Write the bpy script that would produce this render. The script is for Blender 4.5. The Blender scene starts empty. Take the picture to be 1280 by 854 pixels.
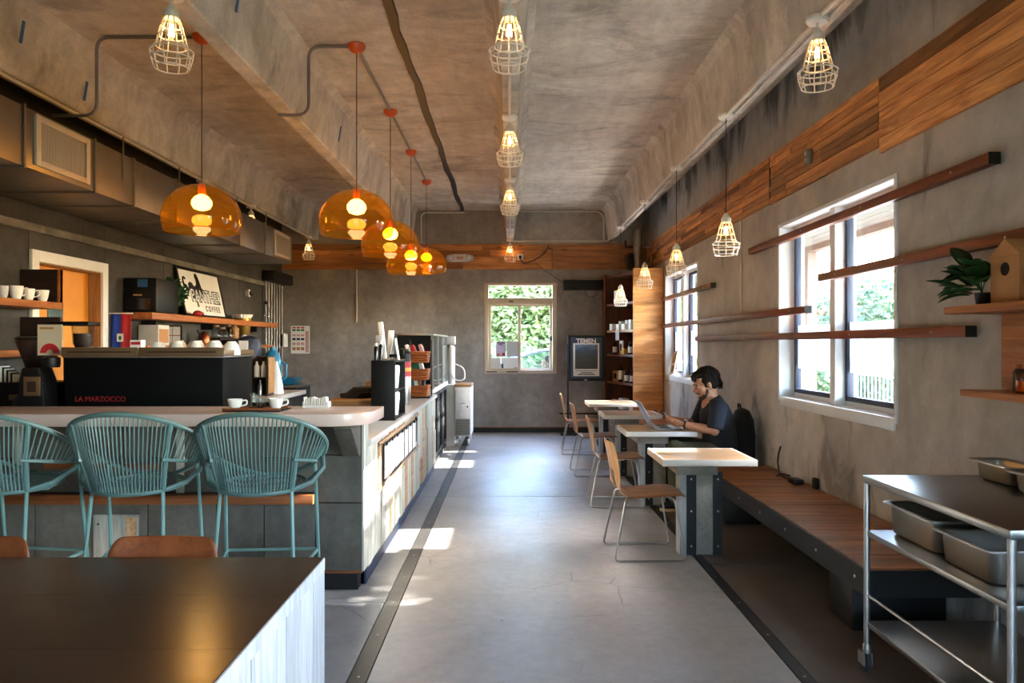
import bpy, bmesh, math, random
from mathutils import Vector, Matrix
R = math.radians
random.seed(7)
scene = bpy.context.scene
COL = scene.collection

# ---------------------------------------------------------------- camera
cam_d = bpy.data.cameras.new('camera'); cam = bpy.data.objects.new('camera', cam_d); COL.objects.link(cam)
cam_d.sensor_width = 36.0; cam_d.lens = 27.0; cam_d.sensor_fit = 'HORIZONTAL'
cam_d.shift_x = 0.0016; cam_d.shift_y = 0.0023; cam_d.clip_start = 0.05; cam_d.clip_end = 300
cam.location = (0, 0, 1.45); cam.rotation_euler = (R(90), 0, 0)
scene.camera = cam
# ---------------------------------------------------------------- view + exposure
vs = scene.view_settings
vs.view_transform = 'Standard'; vs.look = 'None'; vs.gamma = 1.0; vs.use_curve_mapping = False
vs.exposure = 2.15
scene.cycles.use_denoising = True
scene.cycles.max_bounces = 10; scene.cycles.diffuse_bounces = 5; scene.cycles.glossy_bounces = 4
scene.cycles.transparent_max_bounces = 24; scene.cycles.transmission_bounces = 6
scene.cycles.sample_clamp_indirect = 6.0
scene.cycles.caustics_reflective = False; scene.cycles.caustics_refractive = False
# ---------------------------------------------------------------- sky
world = bpy.data.worlds.new('world'); scene.world = world; world.use_nodes = True
wn = world.node_tree.nodes; wl = world.node_tree.links
sky = wn.new('ShaderNodeTexSky'); sky.sky_type = 'NISHITA'; sky.sun_disc = False
sky.sun_elevation = R(38); sky.sun_rotation = R(90); sky.air_density = 1.0; sky.dust_density = 1.5; sky.ozone_density = 1.5
bg = wn['Background']; wl.new(sky.outputs[0], bg.inputs[0]); bg.inputs[1].default_value = 3.0
# ---------------------------------------------------------------- sun, low from the right-hand side
sun_d = bpy.data.lights.new('sun', 'SUN'); sun_d.energy = 16.0; sun_d.angle = R(0.6); sun_d.color = (1.0, 0.95, 0.88)
sun = bpy.data.objects.new('sun', sun_d); COL.objects.link(sun)
sun_dir = Vector((-1, -0.10, -0.385)).normalized()
sun.rotation_euler = sun_dir.to_track_quat('-Z', 'Y').to_euler(); sun.location = (12, 6, 6)
def portal(loc, rot, sx, sy):
    d = bpy.data.lights.new('window_portal', 'AREA'); d.shape = 'RECTANGLE'; d.size = sx; d.size_y = sy
    d.cycles.is_portal = True
    o = bpy.data.objects.new('window_portal', d); COL.objects.link(o); o.location = loc; o.rotation_euler = rot
portal((2.52, 5.44, 1.72), (0, R(90), 0), 1.5, 2.0)
portal((2.52, 10.15, 1.72), (0, R(90), 0), 1.5, 2.0)
portal((2.52, 0.7, 1.72), (0, R(90), 0), 1.5, 1.9)
portal((0.165, 12.85, 1.7), (R(-90), 0, 0), 1.2, 1.5)
portal((0.25, -3.25, 1.3), (R(90), 0, 0), 2.3, 2.4)

# ================================================================ helpers
W = {}            # world origin of every object while it is being built
def srgb(h):
    if isinstance(h, str):
        h = h.lstrip('#'); c = [int(h[i:i+2], 16)/255 for i in (0, 2, 4)]
    else: c = list(h)
    return tuple(x/12.92 if x <= 0.04045 else ((x+0.055)/1.055)**2.4 for x in c) + (1.0,)

class MB:
    def __init__(s): s.v = []; s.f = []
    def add(s, vs_, fs):
        b = len(s.v); s.v += [tuple(x) for x in vs_]; s.f += [tuple(i+b for i in f) for f in fs]; return s
    def box(s, x0, x1, y0, y1, z0, z1, M=None):
        vs_ = [(x, y, z) for x in (x0, x1) for y in (y0, y1) for z in (z0, z1)]
        if M is not None: vs_ = [M @ Vector(p) for p in vs_]
        return s.add(vs_, [(0,1,3,2),(4,6,7,5),(0,4,5,1),(2,3,7,6),(0,2,6,4),(1,5,7,3)])
    def loft(s, rings, closed=True, caps=True, loop=False):
        n = len(rings[0]); b = len(s.v)
        for r in rings: s.v += [tuple(p) for p in r]
        m = len(rings)
        for i in range(m if loop else m-1):
            j = (i+1) % m
            for k in range(n if closed else n-1):
                l = (k+1) % n
                s.f.append((b+i*n+k, b+i*n+l, b+j*n+l, b+j*n+k))
        if caps and closed and not loop:
            s.f.append(tuple(b+k for k in range(n))[::-1]); s.f.append(tuple(b+(m-1)*n+k for k in range(n)))
        return s
    def tube(s, path, r, n=8, closed=False, caps=True, flat=1.0):
        P = [Vector(p) for p in path]; m = len(P)
        T = []
        for i in range(m):
            if closed: t = P[(i+1) % m]-P[i-1]
            elif i == 0: t = P[1]-P[0]
            elif i == m-1: t = P[-1]-P[-2]
            else: t = (P[i+1]-P[i]).normalized()+(P[i]-P[i-1]).normalized()
            T.append(t.normalized() if t.length > 1e-9 else Vector((0,0,1)))
        ref = Vector((0,0,1)) if abs(T[0].z) < 0.9 else Vector((1,0,0))
        N = (ref - T[0]*ref.dot(T[0])).normalized(); rings = []
        for i in range(m):
            N = N - T[i]*N.dot(T[i])
            N = N.normalized() if N.length > 1e-6 else Vector((1,0,0))
            B = T[i].cross(N); rr = r[i] if isinstance(r, (list, tuple)) else r
            rings.append([P[i] + N*(rr*flat*math.cos(2*math.pi*k/n)) + B*(rr*math.sin(2*math.pi*k/n)) for k in range(n)])
        return s.loft(rings, True, caps, closed)
    def cyl(s, p0, p1, r0, r1=None, n=16, caps=True):
        return s.tube([p0, p1], [r0, r0 if r1 is None else r1], n, caps=caps)
    def lathe(s, prof, c=(0,0,0), n=24, M=None, caps=True):
        rings = []
        for (r, z) in prof:
            ring = [Vector((r*math.cos(2*math.pi*k/n), r*math.sin(2*math.pi*k/n), z)) for k in range(n)]
            if M is not None: ring = [M @ p for p in ring]
            rings.append([p+Vector(c) for p in ring])
        return s.loft(rings, True, caps)
    def ball(s, c, rx, ry=None, rz=None, n=16, m=10, M=None):
        ry = rx if ry is None else ry; rz = rx if rz is None else rz
        rings = []
        for i in range(m+1):
            a = math.pi*(i+0.02)/(m+0.04) - math.pi/2
            ring = [Vector((rx*math.cos(a)*math.cos(2*math.pi*k/n), ry*math.cos(a)*math.sin(2*math.pi*k/n), rz*math.sin(a))) for k in range(n)]
            if M is not None: ring = [M @ p for p in ring]
            rings.append([p+Vector(c) for p in ring])
        return s.loft(rings, True, True)
    def prism(s, poly, ext):
        n = len(poly); e = Vector(ext); P = [Vector(p) for p in poly]
        return s.add(P+[p+e for p in P], [tuple(range(n))[::-1], tuple(range(n, 2*n))] + [(k, (k+1) % n, n+(k+1) % n, n+k) for k in range(n)])
    def grid(s, rows, skip=None):
        m, n = len(rows), len(rows[0]); b = len(s.v)
        for r in rows: s.v += [tuple(p) for p in r]
        for i in range(m-1):
            for k in range(n-1):
                if skip and skip(i, k): continue
                s.f.append((b+i*n+k, b+i*n+k+1, b+(i+1)*n+k+1, b+(i+1)*n+k))
        return s
    def build(s, name, mat, parent=None, bevel=0, seg=2, sharp=38, origin=None, solid=0, subsurf=0, normals=True):
        xs = list(zip(*s.v))
        if origin is None:
            origin = Vector(((min(xs[0])+max(xs[0]))/2, (min(xs[1])+max(xs[1]))/2, min(xs[2]) if parent is None else (min(xs[2])+max(xs[2]))/2))
        origin = Vector(origin)
        me = bpy.data.meshes.new(name)
        me.from_pydata([tuple(Vector(p)-origin) for p in s.v], [], s.f)
        bm = bmesh.new(); bm.from_mesh(me)
        if normals: bmesh.ops.recalc_face_normals(bm, faces=bm.faces)
        if bevel:
            ed = [e for e in bm.edges if len(e.link_faces) == 2 and e.calc_face_angle(0) > R(30)]
            bmesh.ops.bevel(bm, geom=ed, offset=bevel, segments=seg, profile=0.5, affect='EDGES', clamp_overlap=True)
        bm.to_mesh(me); bm.free()
        me.polygons.foreach_set('use_smooth', [True]*len(me.polygons)); me.set_sharp_from_angle(angle=R(sharp))
        me.materials.append(mat)
        o = bpy.data.objects.new(name, me); COL.objects.link(o)
        if parent is not None:
            o.parent = parent; o.location = origin - W[parent.name]
        else: o.location = origin
        W[o.name] = origin
        if solid:
            md = o.modifiers.new('solid', 'SOLIDIFY'); md.thickness = solid; md.offset = 0
        if subsurf:
            md = o.modifiers.new('sub', 'SUBSURF'); md.levels = subsurf; md.render_levels = subsurf
        return o

def tag(o, label=None, cat=None, group=None, kind=None):
    if label: o['label'] = label
    if cat: o['category'] = cat
    if group: o['group'] = group
    if kind: o['kind'] = kind
    return o
def root(name, loc, label, cat, group=None):
    o = bpy.data.objects.new(name, None); COL.objects.link(o); o.location = loc; o.empty_display_size = 0.1
    W[o.name] = Vector(loc)
    return tag(o, label, cat, group)
def struct(o): o['kind'] = 'structure'; return o
def place(o, loc, rz=0.0): o.location = loc; o.rotation_euler = (0, 0, rz); return o
def copy_tree(o, parent=None):
    c = o.copy(); COL.objects.link(c)
    if parent is not None: c.parent = parent
    for ch in list(o.children): copy_tree(ch, c)
    return c
def like(name, label, mb, mat, cat, **k):
    g = k.pop('group', None)
    return tag(mb.build(name, mat, **k), label, cat, g)
def arc(c, u, v, r, a0, a1, n=6):
    c, u, v = Vector(c), Vector(u), Vector(v)
    return [c + u*(r*math.cos(a0+(a1-a0)*i/n)) + v*(r*math.sin(a0+(a1-a0)*i/n)) for i in range(n+1)]
def bend(pts, r, n=5):
    """a polyline with its inner corners rounded"""
    P = [Vector(p) for p in pts]; out = [P[0]]
    for i in range(1, len(P)-1):
        a = (P[i-1]-P[i]); b = (P[i+1]-P[i]); q = min(r, a.length*0.49, b.length*0.49)
        p0 = P[i]+a.normalized()*q; p2 = P[i]+b.normalized()*q
        for k in range(n+1):
            t = k/n; out.append(p0*(1-t)**2 + P[i]*(2*t*(1-t)) + p2*t*t)
    out.append(P[-1]); return out
def bendc(pts, r, n=4):
    P = [Vector(p) for p in pts]; out = []; m = len(P)
    for i in range(m):
        a = P[i-1]-P[i]; b = P[(i+1) % m]-P[i]; q = min(r, a.length*0.49, b.length*0.49)
        p0 = P[i]+a.normalized()*q; p2 = P[i]+b.normalized()*q
        for k in range(n+1):
            t = k/n; out.append(p0*(1-t)**2 + P[i]*(2*t*(1-t)) + p2*t*t)
    return out
# ================================================================ materials
class G:
    def __init__(s, name):
        s.m = bpy.data.materials.new(name); s.m.use_nodes = True; s.t = s.m.node_tree
        s.b = s.t.nodes['Principled BSDF']; s.out = s.t.nodes['Material Output']
    def n(s, typ, **k):
        nd = s.t.nodes.new('ShaderNode'+typ)
        for a, v in k.items(): setattr(nd, a, v)
        return nd
    def l(s, a, b): s.t.links.new(a, b)
    def put(s, sock, v):
        if hasattr(v, 'links') or isinstance(v, bpy.types.NodeSocket): s.l(v, sock)
        else: sock.default_value = v
    def coord(s, scale=(1,1,1), rnd=False, rot=(0,0,0)):
        tc = s.n('TexCoord'); mp = s.n('Mapping'); mp.inputs['Scale'].default_value = scale; mp.inputs['Rotation'].default_value = rot
        if rnd:
            oi = s.n('ObjectInfo'); ml = s.n('Math', operation='MULTIPLY'); ml.inputs[1].default_value = 37.0
            s.l(oi.outputs['Random'], ml.inputs[0])
            ad = s.n('VectorMath', operation='ADD'); s.l(tc.outputs['Object'], ad.inputs[0]); s.l(ml.outputs[0], ad.inputs[1])
            s.l(ad.outputs[0], mp.inputs['Vector'])
        else: s.l(tc.outputs['Object'], mp.inputs['Vector'])
        return mp.outputs[0]
    def noise(s, vec, scale, detail=5, rough=0.55, dist=0.0):
        nd = s.n('TexNoise'); s.l(vec, nd.inputs['Vector']); nd.inputs['Scale'].default_value = scale
        nd.inputs['Detail'].default_value = detail; nd.inputs['Roughness'].default_value = rough; nd.inputs['Distortion'].default_value = dist
        return nd.outputs['Fac']
    def ramp(s, fac, stops, interp='LINEAR'):
        nd = s.n('ValToRGB'); s.l(fac, nd.inputs[0]); nd.color_ramp.interpolation = interp
        el = nd.color_ramp.elements
        while len(el) < len(stops): el.new(0.5)
        for e, (p, c) in zip(el, stops):
            e.position = p; e.color = c if not isinstance(c, (int, float)) else (c, c, c, 1)
        return nd.outputs['Color']
    def mix(s, fac, a, b, mode='MIX'):
        nd = s.n('Mix', data_type='RGBA', blend_type=mode); s.put(nd.inputs[0], fac); s.put(nd.inputs[6], a); s.put(nd.inputs[7], b)
        return nd.outputs[2]
    def math(s, op, a, b=0.0, clamp=False):
        nd = s.n('Math', operation=op, use_clamp=clamp); s.put(nd.inputs[0], a); s.put(nd.inputs[1], b); return nd.outputs[0]
    def sep(s, vec):
        nd = s.n('SeparateXYZ'); s.l(vec, nd.inputs[0]); return nd.outputs
    def bump(s, h, strength=0.2, dist=0.01):
        nd = s.n('Bump'); nd.inputs['Strength'].default_value = strength; nd.inputs['Distance'].default_value = dist
        s.l(h, nd.inputs['Height']); s.l(nd.outputs[0], s.b.inputs['Normal'])
    def set(s, col=None, rough=None, metal=None, spec=None):
        if col is not None: s.put(s.b.inputs['Base Color'], col)
        if rough is not None: s.put(s.b.inputs['Roughness'], rough)
        if metal is not None: s.put(s.b.inputs['Metallic'], metal)
        if spec is not None: s.put(s.b.inputs['Specular IOR Level'], spec)
        return s.m

def concrete(name, c_dark, c_mid, c_light, scale=1.0, rough=0.75, streak=None, stain=0.5, bump=0.25, rnd=False, blotch=None):
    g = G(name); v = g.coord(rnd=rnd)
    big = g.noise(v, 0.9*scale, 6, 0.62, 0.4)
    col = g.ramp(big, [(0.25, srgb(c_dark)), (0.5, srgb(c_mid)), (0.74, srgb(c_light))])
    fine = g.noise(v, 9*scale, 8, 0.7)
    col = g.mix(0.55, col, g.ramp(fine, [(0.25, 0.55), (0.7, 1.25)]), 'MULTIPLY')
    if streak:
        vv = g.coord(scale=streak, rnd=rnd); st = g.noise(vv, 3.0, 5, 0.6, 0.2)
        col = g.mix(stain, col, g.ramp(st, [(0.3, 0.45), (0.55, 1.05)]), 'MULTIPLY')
    if blotch:        # cream highlights painted in as pale patches, and dark damp blotches in the cast surface
        bv = g.coord(scale=blotch); b1 = g.noise(bv, 1.1, 9, 0.68, 0.8)
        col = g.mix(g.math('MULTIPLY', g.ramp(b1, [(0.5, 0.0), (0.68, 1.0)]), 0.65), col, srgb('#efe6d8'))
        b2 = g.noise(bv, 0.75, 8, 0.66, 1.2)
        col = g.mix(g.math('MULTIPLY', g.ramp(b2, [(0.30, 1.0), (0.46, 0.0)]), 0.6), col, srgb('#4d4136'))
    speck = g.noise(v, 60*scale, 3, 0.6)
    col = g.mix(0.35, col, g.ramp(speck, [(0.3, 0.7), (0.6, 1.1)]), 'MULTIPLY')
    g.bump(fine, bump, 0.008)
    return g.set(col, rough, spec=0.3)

def wood(name, c1, c2, axis='Y', rough=0.45, var=0.3, scale=1.0, knots=True, spec=0.35):
    g = G(name); s3 = {'X': (1.1, 15, 15), 'Y': (15, 1.1, 15), 'Z': (15, 15, 1.1)}[axis]
    v = g.coord(scale=tuple(a*scale for a in s3), rnd=True)
    gr = g.noise(v, 1.6, 7, 0.62, 0.9)
    col = g.ramp(gr, [(0.28, srgb(c1)), (0.68, srgb(c2))])
    fine = g.noise(v, 7.0, 4, 0.6)
    col = g.mix(0.4, col, g.ramp(fine, [(0.3, 0.7), (0.65, 1.15)]), 'MULTIPLY')
    if knots:
        s4 = {'X': (2.2, 7, 7), 'Y': (7, 2.2, 7), 'Z': (7, 7, 2.2)}[axis]
        kv = g.coord(scale=s4, rnd=True)
        vo = g.n('TexVoronoi'); g.l(kv, vo.inputs['Vector']); vo.inputs['Scale'].default_value = 0.9
        k = g.ramp(vo.outputs['Distance'], [(0.05, 0.25), (0.14, 1.0)])
        col = g.mix(0.8, col, k, 'MULTIPLY')
    oi = g.n('ObjectInfo'); hs = g.n('HueSaturation'); g.l(col, hs.inputs['Color'])
    mr = g.n('MapRange'); g.l(oi.outputs['Random'], mr.inputs[0]); mr.inputs[3].default_value = 1-var; mr.inputs[4].default_value = 1+var
    g.l(mr.outputs[0], hs.inputs['Value'])
    g.bump(gr, 0.12, 0.004)
    return g.set(hs.outputs[0], rough, spec=spec)

def paint(name, c, rough=0.5, metal=0.0, var=0.12, scale=6.0, spec=0.5, bump=0.0, rvar=0.0):
    g = G(name); v = g.coord(rnd=True); nz = g.noise(v, scale, 5, 0.6)
    col = g.mix(1.0, srgb(c), g.ramp(nz, [(0.25, 1-var), (0.75, 1+var)]), 'MULTIPLY')
    if bump: g.bump(g.noise(v, scale*12, 4, 0.6), bump, 0.003)
    r = rough
    if rvar:
        mr = g.n('MapRange'); g.l(nz, mr.inputs[0]); mr.inputs[3].default_value = rough-rvar; mr.inputs[4].default_value = rough+rvar; r = mr.outputs[0]
    return g.set(col, r, metal, spec)

def brushed(name, c, axis='X', rough=0.32):
    g = G(name); s3 = {'X': (2, 90, 90), 'Y': (90, 2, 90), 'Z': (90, 90, 2)}[axis]
    v = g.coord(scale=s3, rnd=True); nz = g.noise(v, 1.5, 3, 0.6)
    col = g.mix(1.0, srgb(c), g.ramp(nz, [(0.3, 0.95), (0.7, 1.03)]), 'MULTIPLY')
    mr = g.n('MapRange'); g.l(nz, mr.inputs[0]); mr.inputs[3].default_value = rough-0.03; mr.inputs[4].default_value = rough+0.04
    return g.set(col, mr.outputs[0], 1.0)

def clear(name, tint=(1,1,1), ior=1.45, diffuse=None, dfac=0.0, gloss_rough=0.0, refl=1.0):
    g = G(name); g.t.nodes.remove(g.b)
    tr = g.n('BsdfTransparent'); tr.inputs[0].default_value = (*tint, 1)
    gl = g.n('BsdfGlossy'); gl.inputs['Roughness'].default_value = gloss_rough
    fr = g.n('Fresnel'); ge = g.n('NewGeometry'); mi = g.n('Mix')      # thin sheet: the same reflectance from either side
    g.l(ge.outputs['Backfacing'], mi.inputs[0]); mi.inputs[2].default_value = ior; mi.inputs[3].default_value = 1/ior; g.l(mi.outputs[0], fr.inputs[0])
    base = tr.outputs[0]
    if dfac:
        df = g.n('BsdfTranslucent'); df.inputs[0].default_value = diffuse
        d2 = g.n('BsdfDiffuse'); d2.inputs[0].default_value = diffuse
        m0 = g.n('MixShader'); m0.inputs[0].default_value = 0.5; g.l(df.outputs[0], m0.inputs[1]); g.l(d2.outputs[0], m0.inputs[2])
        m1 = g.n('MixShader'); m1.inputs[0].default_value = dfac; g.l(base, m1.inputs[1]); g.l(m0.outputs[0], m1.inputs[2]); base = m1.outputs[0]
    mx = g.n('MixShader'); g.l(g.math('MULTIPLY', fr.outputs[0], refl), mx.inputs[0]); g.l(base, mx.inputs[1]); g.l(gl.outputs[0], mx.inputs[2])
    g.l(mx.outputs[0], g.out.inputs['Surface']); return g.m

def glow(name, c, strength):
    g = G(name); g.t.nodes.remove(g.b); e = g.n('Emission'); e.inputs[0].default_value = (*c, 1); e.inputs[1].default_value = strength
    g.l(e.outputs[0], g.out.inputs['Surface']); return g.m

def leafmat(name, c1, c2, rough=0.5, trans=0.35):
    g = G(name); v = g.coord(); nz = g.noise(v, 3.0, 4, 0.7)
    col = g.ramp(nz, [(0.3, srgb(c1)), (0.7, srgb(c2))])
    g.set(col, rough, spec=0.3)
    tl = g.n('BsdfTranslucent'); g.l(col, tl.inputs[0])
    mx = g.n('MixShader'); mx.inputs[0].default_value = trans; g.l(g.b.outputs[0], mx.inputs[1]); g.l(tl.outputs[0], mx.inputs[2])
    g.l(mx.outputs[0], g.out.inputs['Surface']); return g.m

def wall_right_mat():
    g = G('plaster_right'); v = g.coord()
    big = g.noise(v, 0.8, 6, 0.62, 0.5)
    col = g.ramp(big, [(0.25, srgb('#8f8881')), (0.5, srgb('#b1a9a0')), (0.75, srgb('#cac1b7'))])
    fine = g.noise(v, 7, 8, 0.7)
    col = g.mix(0.5, col, g.ramp(fine, [(0.25, 0.6), (0.7, 1.2)]), 'MULTIPLY')
    vs_ = g.coord(scale=(1, 1.3, 0.45)); st = g.noise(vs_, 1.7, 6, 0.62, 0.5)
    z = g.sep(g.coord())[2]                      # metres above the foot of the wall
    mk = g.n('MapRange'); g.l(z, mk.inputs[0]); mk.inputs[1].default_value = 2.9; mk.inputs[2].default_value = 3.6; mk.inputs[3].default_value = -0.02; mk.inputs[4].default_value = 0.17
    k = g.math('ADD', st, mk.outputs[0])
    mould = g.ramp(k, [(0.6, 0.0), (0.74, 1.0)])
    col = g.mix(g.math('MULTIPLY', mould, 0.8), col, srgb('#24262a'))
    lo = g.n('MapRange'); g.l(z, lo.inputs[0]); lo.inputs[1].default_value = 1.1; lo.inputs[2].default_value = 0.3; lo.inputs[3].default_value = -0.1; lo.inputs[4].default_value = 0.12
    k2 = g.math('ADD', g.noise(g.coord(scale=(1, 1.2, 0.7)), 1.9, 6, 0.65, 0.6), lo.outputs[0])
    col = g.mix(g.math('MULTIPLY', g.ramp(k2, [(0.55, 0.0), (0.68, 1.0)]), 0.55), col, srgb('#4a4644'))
    g.bump(fine, 0.3, 0.01)
    return g.set(col, 0.8, spec=0.25)

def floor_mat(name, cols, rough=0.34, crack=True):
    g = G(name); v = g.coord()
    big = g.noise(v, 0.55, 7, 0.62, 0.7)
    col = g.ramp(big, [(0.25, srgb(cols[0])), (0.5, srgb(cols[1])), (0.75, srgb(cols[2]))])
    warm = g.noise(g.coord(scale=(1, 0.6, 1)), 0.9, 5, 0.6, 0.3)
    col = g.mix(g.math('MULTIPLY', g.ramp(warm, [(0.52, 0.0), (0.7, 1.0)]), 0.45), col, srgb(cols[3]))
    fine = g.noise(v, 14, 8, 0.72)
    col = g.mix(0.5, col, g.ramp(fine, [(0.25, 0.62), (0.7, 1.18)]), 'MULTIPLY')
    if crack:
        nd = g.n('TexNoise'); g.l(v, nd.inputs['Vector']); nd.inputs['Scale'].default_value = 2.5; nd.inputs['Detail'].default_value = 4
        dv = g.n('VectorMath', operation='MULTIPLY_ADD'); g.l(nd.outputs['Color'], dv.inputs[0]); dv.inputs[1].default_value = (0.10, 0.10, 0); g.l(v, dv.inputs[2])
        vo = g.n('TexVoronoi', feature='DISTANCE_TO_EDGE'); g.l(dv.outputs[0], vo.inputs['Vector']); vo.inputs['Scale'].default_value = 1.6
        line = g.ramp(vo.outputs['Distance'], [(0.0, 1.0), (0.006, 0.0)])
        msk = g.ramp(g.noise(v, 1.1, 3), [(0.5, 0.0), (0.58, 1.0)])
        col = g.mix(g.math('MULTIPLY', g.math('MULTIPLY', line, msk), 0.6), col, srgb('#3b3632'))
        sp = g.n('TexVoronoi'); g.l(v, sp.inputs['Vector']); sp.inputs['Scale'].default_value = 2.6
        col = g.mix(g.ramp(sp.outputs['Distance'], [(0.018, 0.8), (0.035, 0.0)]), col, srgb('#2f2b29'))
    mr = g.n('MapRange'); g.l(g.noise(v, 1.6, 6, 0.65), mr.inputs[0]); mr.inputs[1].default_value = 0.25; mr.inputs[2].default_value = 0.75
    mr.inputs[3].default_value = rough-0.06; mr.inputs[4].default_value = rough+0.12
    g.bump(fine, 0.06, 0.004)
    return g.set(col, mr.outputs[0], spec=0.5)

m_floor = floor_mat('polished_concrete', ['#86827f', '#a5a2a0', '#bdbab7', '#a08d7d'], 0.37)
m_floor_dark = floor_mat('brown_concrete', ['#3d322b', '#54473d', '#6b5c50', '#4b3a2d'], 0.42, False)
m_gap = paint('joint_black', '#141312', 0.9)
m_wall_back = concrete('plaster_back', '#7a736c', '#9b928a', '#b8aea5', 0.9, 0.8, (1, 1, 0.35), 0.35)
m_wall_right = wall_right_mat()
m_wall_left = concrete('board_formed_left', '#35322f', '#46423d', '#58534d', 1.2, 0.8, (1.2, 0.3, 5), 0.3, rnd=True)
m_ledge_c = concrete('rough_ledge', '#57544b', '#7b766a', '#97907f', 3.0, 0.9, (1, 0.5, 4), 0.5)
m_ceiling = concrete('cast_ceiling', '#b3a698', '#d0c4b6', '#ebe0d2', 0.9, 0.75, (3.0, 0.35, 1), 0.25, blotch=(0.9, 1.6, 1))
m_beam = concrete('cast_beam', '#b0a599', '#cdc2b5', '#e5dacd', 1.0, 0.75, (1.2, 1.2, 0.3), 0.45, blotch=(1.2, 1.2, 0.7))
m_bar_panel = concrete('bar_panel', '#4a463f', '#5e5950', '#6e685e', 1.6, 0.7, (4, 1, 0.5), 0.3, rnd=True)
m_pillar = concrete('table_pillar', '#77736c', '#8f8b84', '#a5a098', 3, 0.7, rnd=True)
m_cedar = wood('cedar_plank', '#8a4d26', '#d89a5c', 'Y', 0.5, 0.55)
m_cedar_x = wood('cedar_plank_back', '#8f5128', '#d08c4c', 'X', 0.5, 0.4)
m_pine_x = wood('pine_plank', '#b06c34', '#e0a263', 'X', 0.5, 0.2)
m_red_rail = wood('red_rail', '#4a1f14', '#84412c', 'Y', 0.4, 0.15, knots=False)
m_shelfwood = wood('shelf_wood', '#8a4a22', '#b8713c', 'Y', 0.45, 0.15, knots=False)
m_bookwood = wood('bookcase_wood', '#4d2414', '#7f4325', 'Z', 0.5, 0.15, knots=False)
m_bench = wood('bench_slat', '#6b3b22', '#b5764a', 'X', 0.32, 0.3, spec=0.5)
m_ply = wood('plywood_light', '#b07a45', '#d9a66c', 'Z', 0.35, 0.06, 0.6, False)
m_ply_seat = wood('plywood_seat', '#6f4327', '#99683f', 'X', 0.3, 0.06, 0.6, False)
m_ply_red = wood('plywood_red', '#4f2612', '#75401f', 'X', 0.35, 0.1, 0.6, False)
m_ttop = wood('table_inset', '#9c7650', '#c4a078', 'X', 0.3, 0.08, 0.7, False)
m_edge = paint('table_edge', '#d8d4cc', 0.5, var=0.08)
m_darktop = wood('dark_table', '#1f1611', '#36271f', 'X', 0.22, 0.05, 0.8, False, spec=0.5)
m_pale_board = wood('pale_board', '#8f9396', '#b9bcbd', 'Z', 0.6, 0.12, 1.0, False)
m_recl = wood('reclaimed_board', '#8d8b80', '#c9c5b6', 'Z', 0.65, 0.2, 1.0, False)
m_recl_tan = wood('reclaimed_tan', '#97714f', '#c8a27a', 'Y', 0.65, 0.15, 1.0, False)
m_dkwood = wood('dark_wood', '#1d1310', '#35231c', 'X', 0.5, 0.1, 1, False)
m_footrail = wood('foot_rail', '#6b3a1c', '#94572e', 'X', 0.45, 0.1, 1, False)
m_tan = wood('tan_wood', '#8d6138', '#b98a58', 'X', 0.5, 0.1, 1, False)
m_bar_top = paint('bar_top', '#c7b0a4', 0.28, var=0.05)
m_counter = paint('counter_top', '#b9b3ae', 0.3, var=0.07)
m_white = paint('white_paint', '#e2e0db', 0.5, var=0.05)
m_alu = paint('white_frame', '#d7dbdf', 0.45, var=0.04)
m_cream = paint('cream_frame', '#c9b69c', 0.55, var=0.06)
m_ceramic = paint('white_ceramic', '#e8e4dc', 0.18, var=0.03)
m_paper = paint('paper', '#ece9e4', 0.8, var=0.04)
m_grey_paper = paint('grey_paper', '#b9b9ba', 0.8, var=0.1)
m_kraft = paint('kraft_card', '#b07d4d', 0.8, var=0.1)
m_black = paint('black_plastic', '#0b0b0d', 0.45, var=0.2, spec=0.3)
m_blackm = paint('black_steel', '#131417', 0.45, 0.2, var=0.2)
m_navy = paint('navy', '#1b2740', 0.55, var=0.2)
m_blue = paint('blue_plastic', '#16749c', 0.35, var=0.1)
m_bluetape = paint('blue_tape', '#2b5d8c', 0.6)
m_orange = paint('orange_door', '#d98a26', 0.5, var=0.06)
m_orange_canopy = paint('orange_canopy', '#d1561c', 0.3, var=0.1)
m_red = paint('red', '#b3202a', 0.5)
m_yellow = paint('yellow', '#d8a22c', 0.5)
m_green = paint('green', '#1f6a4a', 0.6)
m_purple = paint('lilac_paper', '#b9a8c4', 0.7, var=0.15)
m_pink = paint('pink_paper', '#c99a98', 0.8, var=0.2)
m_teal = paint('teal_cord', '#4d6966', 0.45, var=0.1)
m_teal_frame = paint('teal_frame', '#64877f', 0.35, var=0.08)
m_steel = paint('satin_steel', '#a9a9a8', 0.33, 1.0, var=0.04)
m_steel_y = paint('satin_steel_sheet', '#8e8e8e', 0.34, 1.0, var=0.05, scale=3, rvar=0.02)
m_pan = paint('pan_steel', '#b3aea6', 0.36, 1.0, var=0.06, scale=4, rvar=0.02)
m_chrome = paint('chrome', '#b5b4b2', 0.31, 1.0, var=0.05)
m_galv = paint('galvanised_duct', '#8d857b', 0.42, 0.75, var=0.25, scale=2.5, rvar=0.08)
m_ductdark = paint('duct_underside', '#6d6a66', 0.5, 0.6, var=0.2)
m_grille = paint('grille_paint', '#c8bfb4', 0.5, var=0.05)
m_conduit = paint('conduit_paint', '#d6cdc1', 0.45, 0.0, var=0.15)
m_conduit_dk = paint('conduit_grey', '#8a8580', 0.4, 0.6, var=0.15)
m_cage = paint('cage_white', '#efe9e0', 0.45, var=0.05)
m_bulb = glow('filament', (1.0, 0.56, 0.2), 18.0)
m_bulbglass = clear('bulb_glass', (1.0, 0.93, 0.82), 1.45, gloss_rough=0.02)
m_globe = glow('opal_bulb', (1.0, 0.66, 0.25), 6.0)
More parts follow.
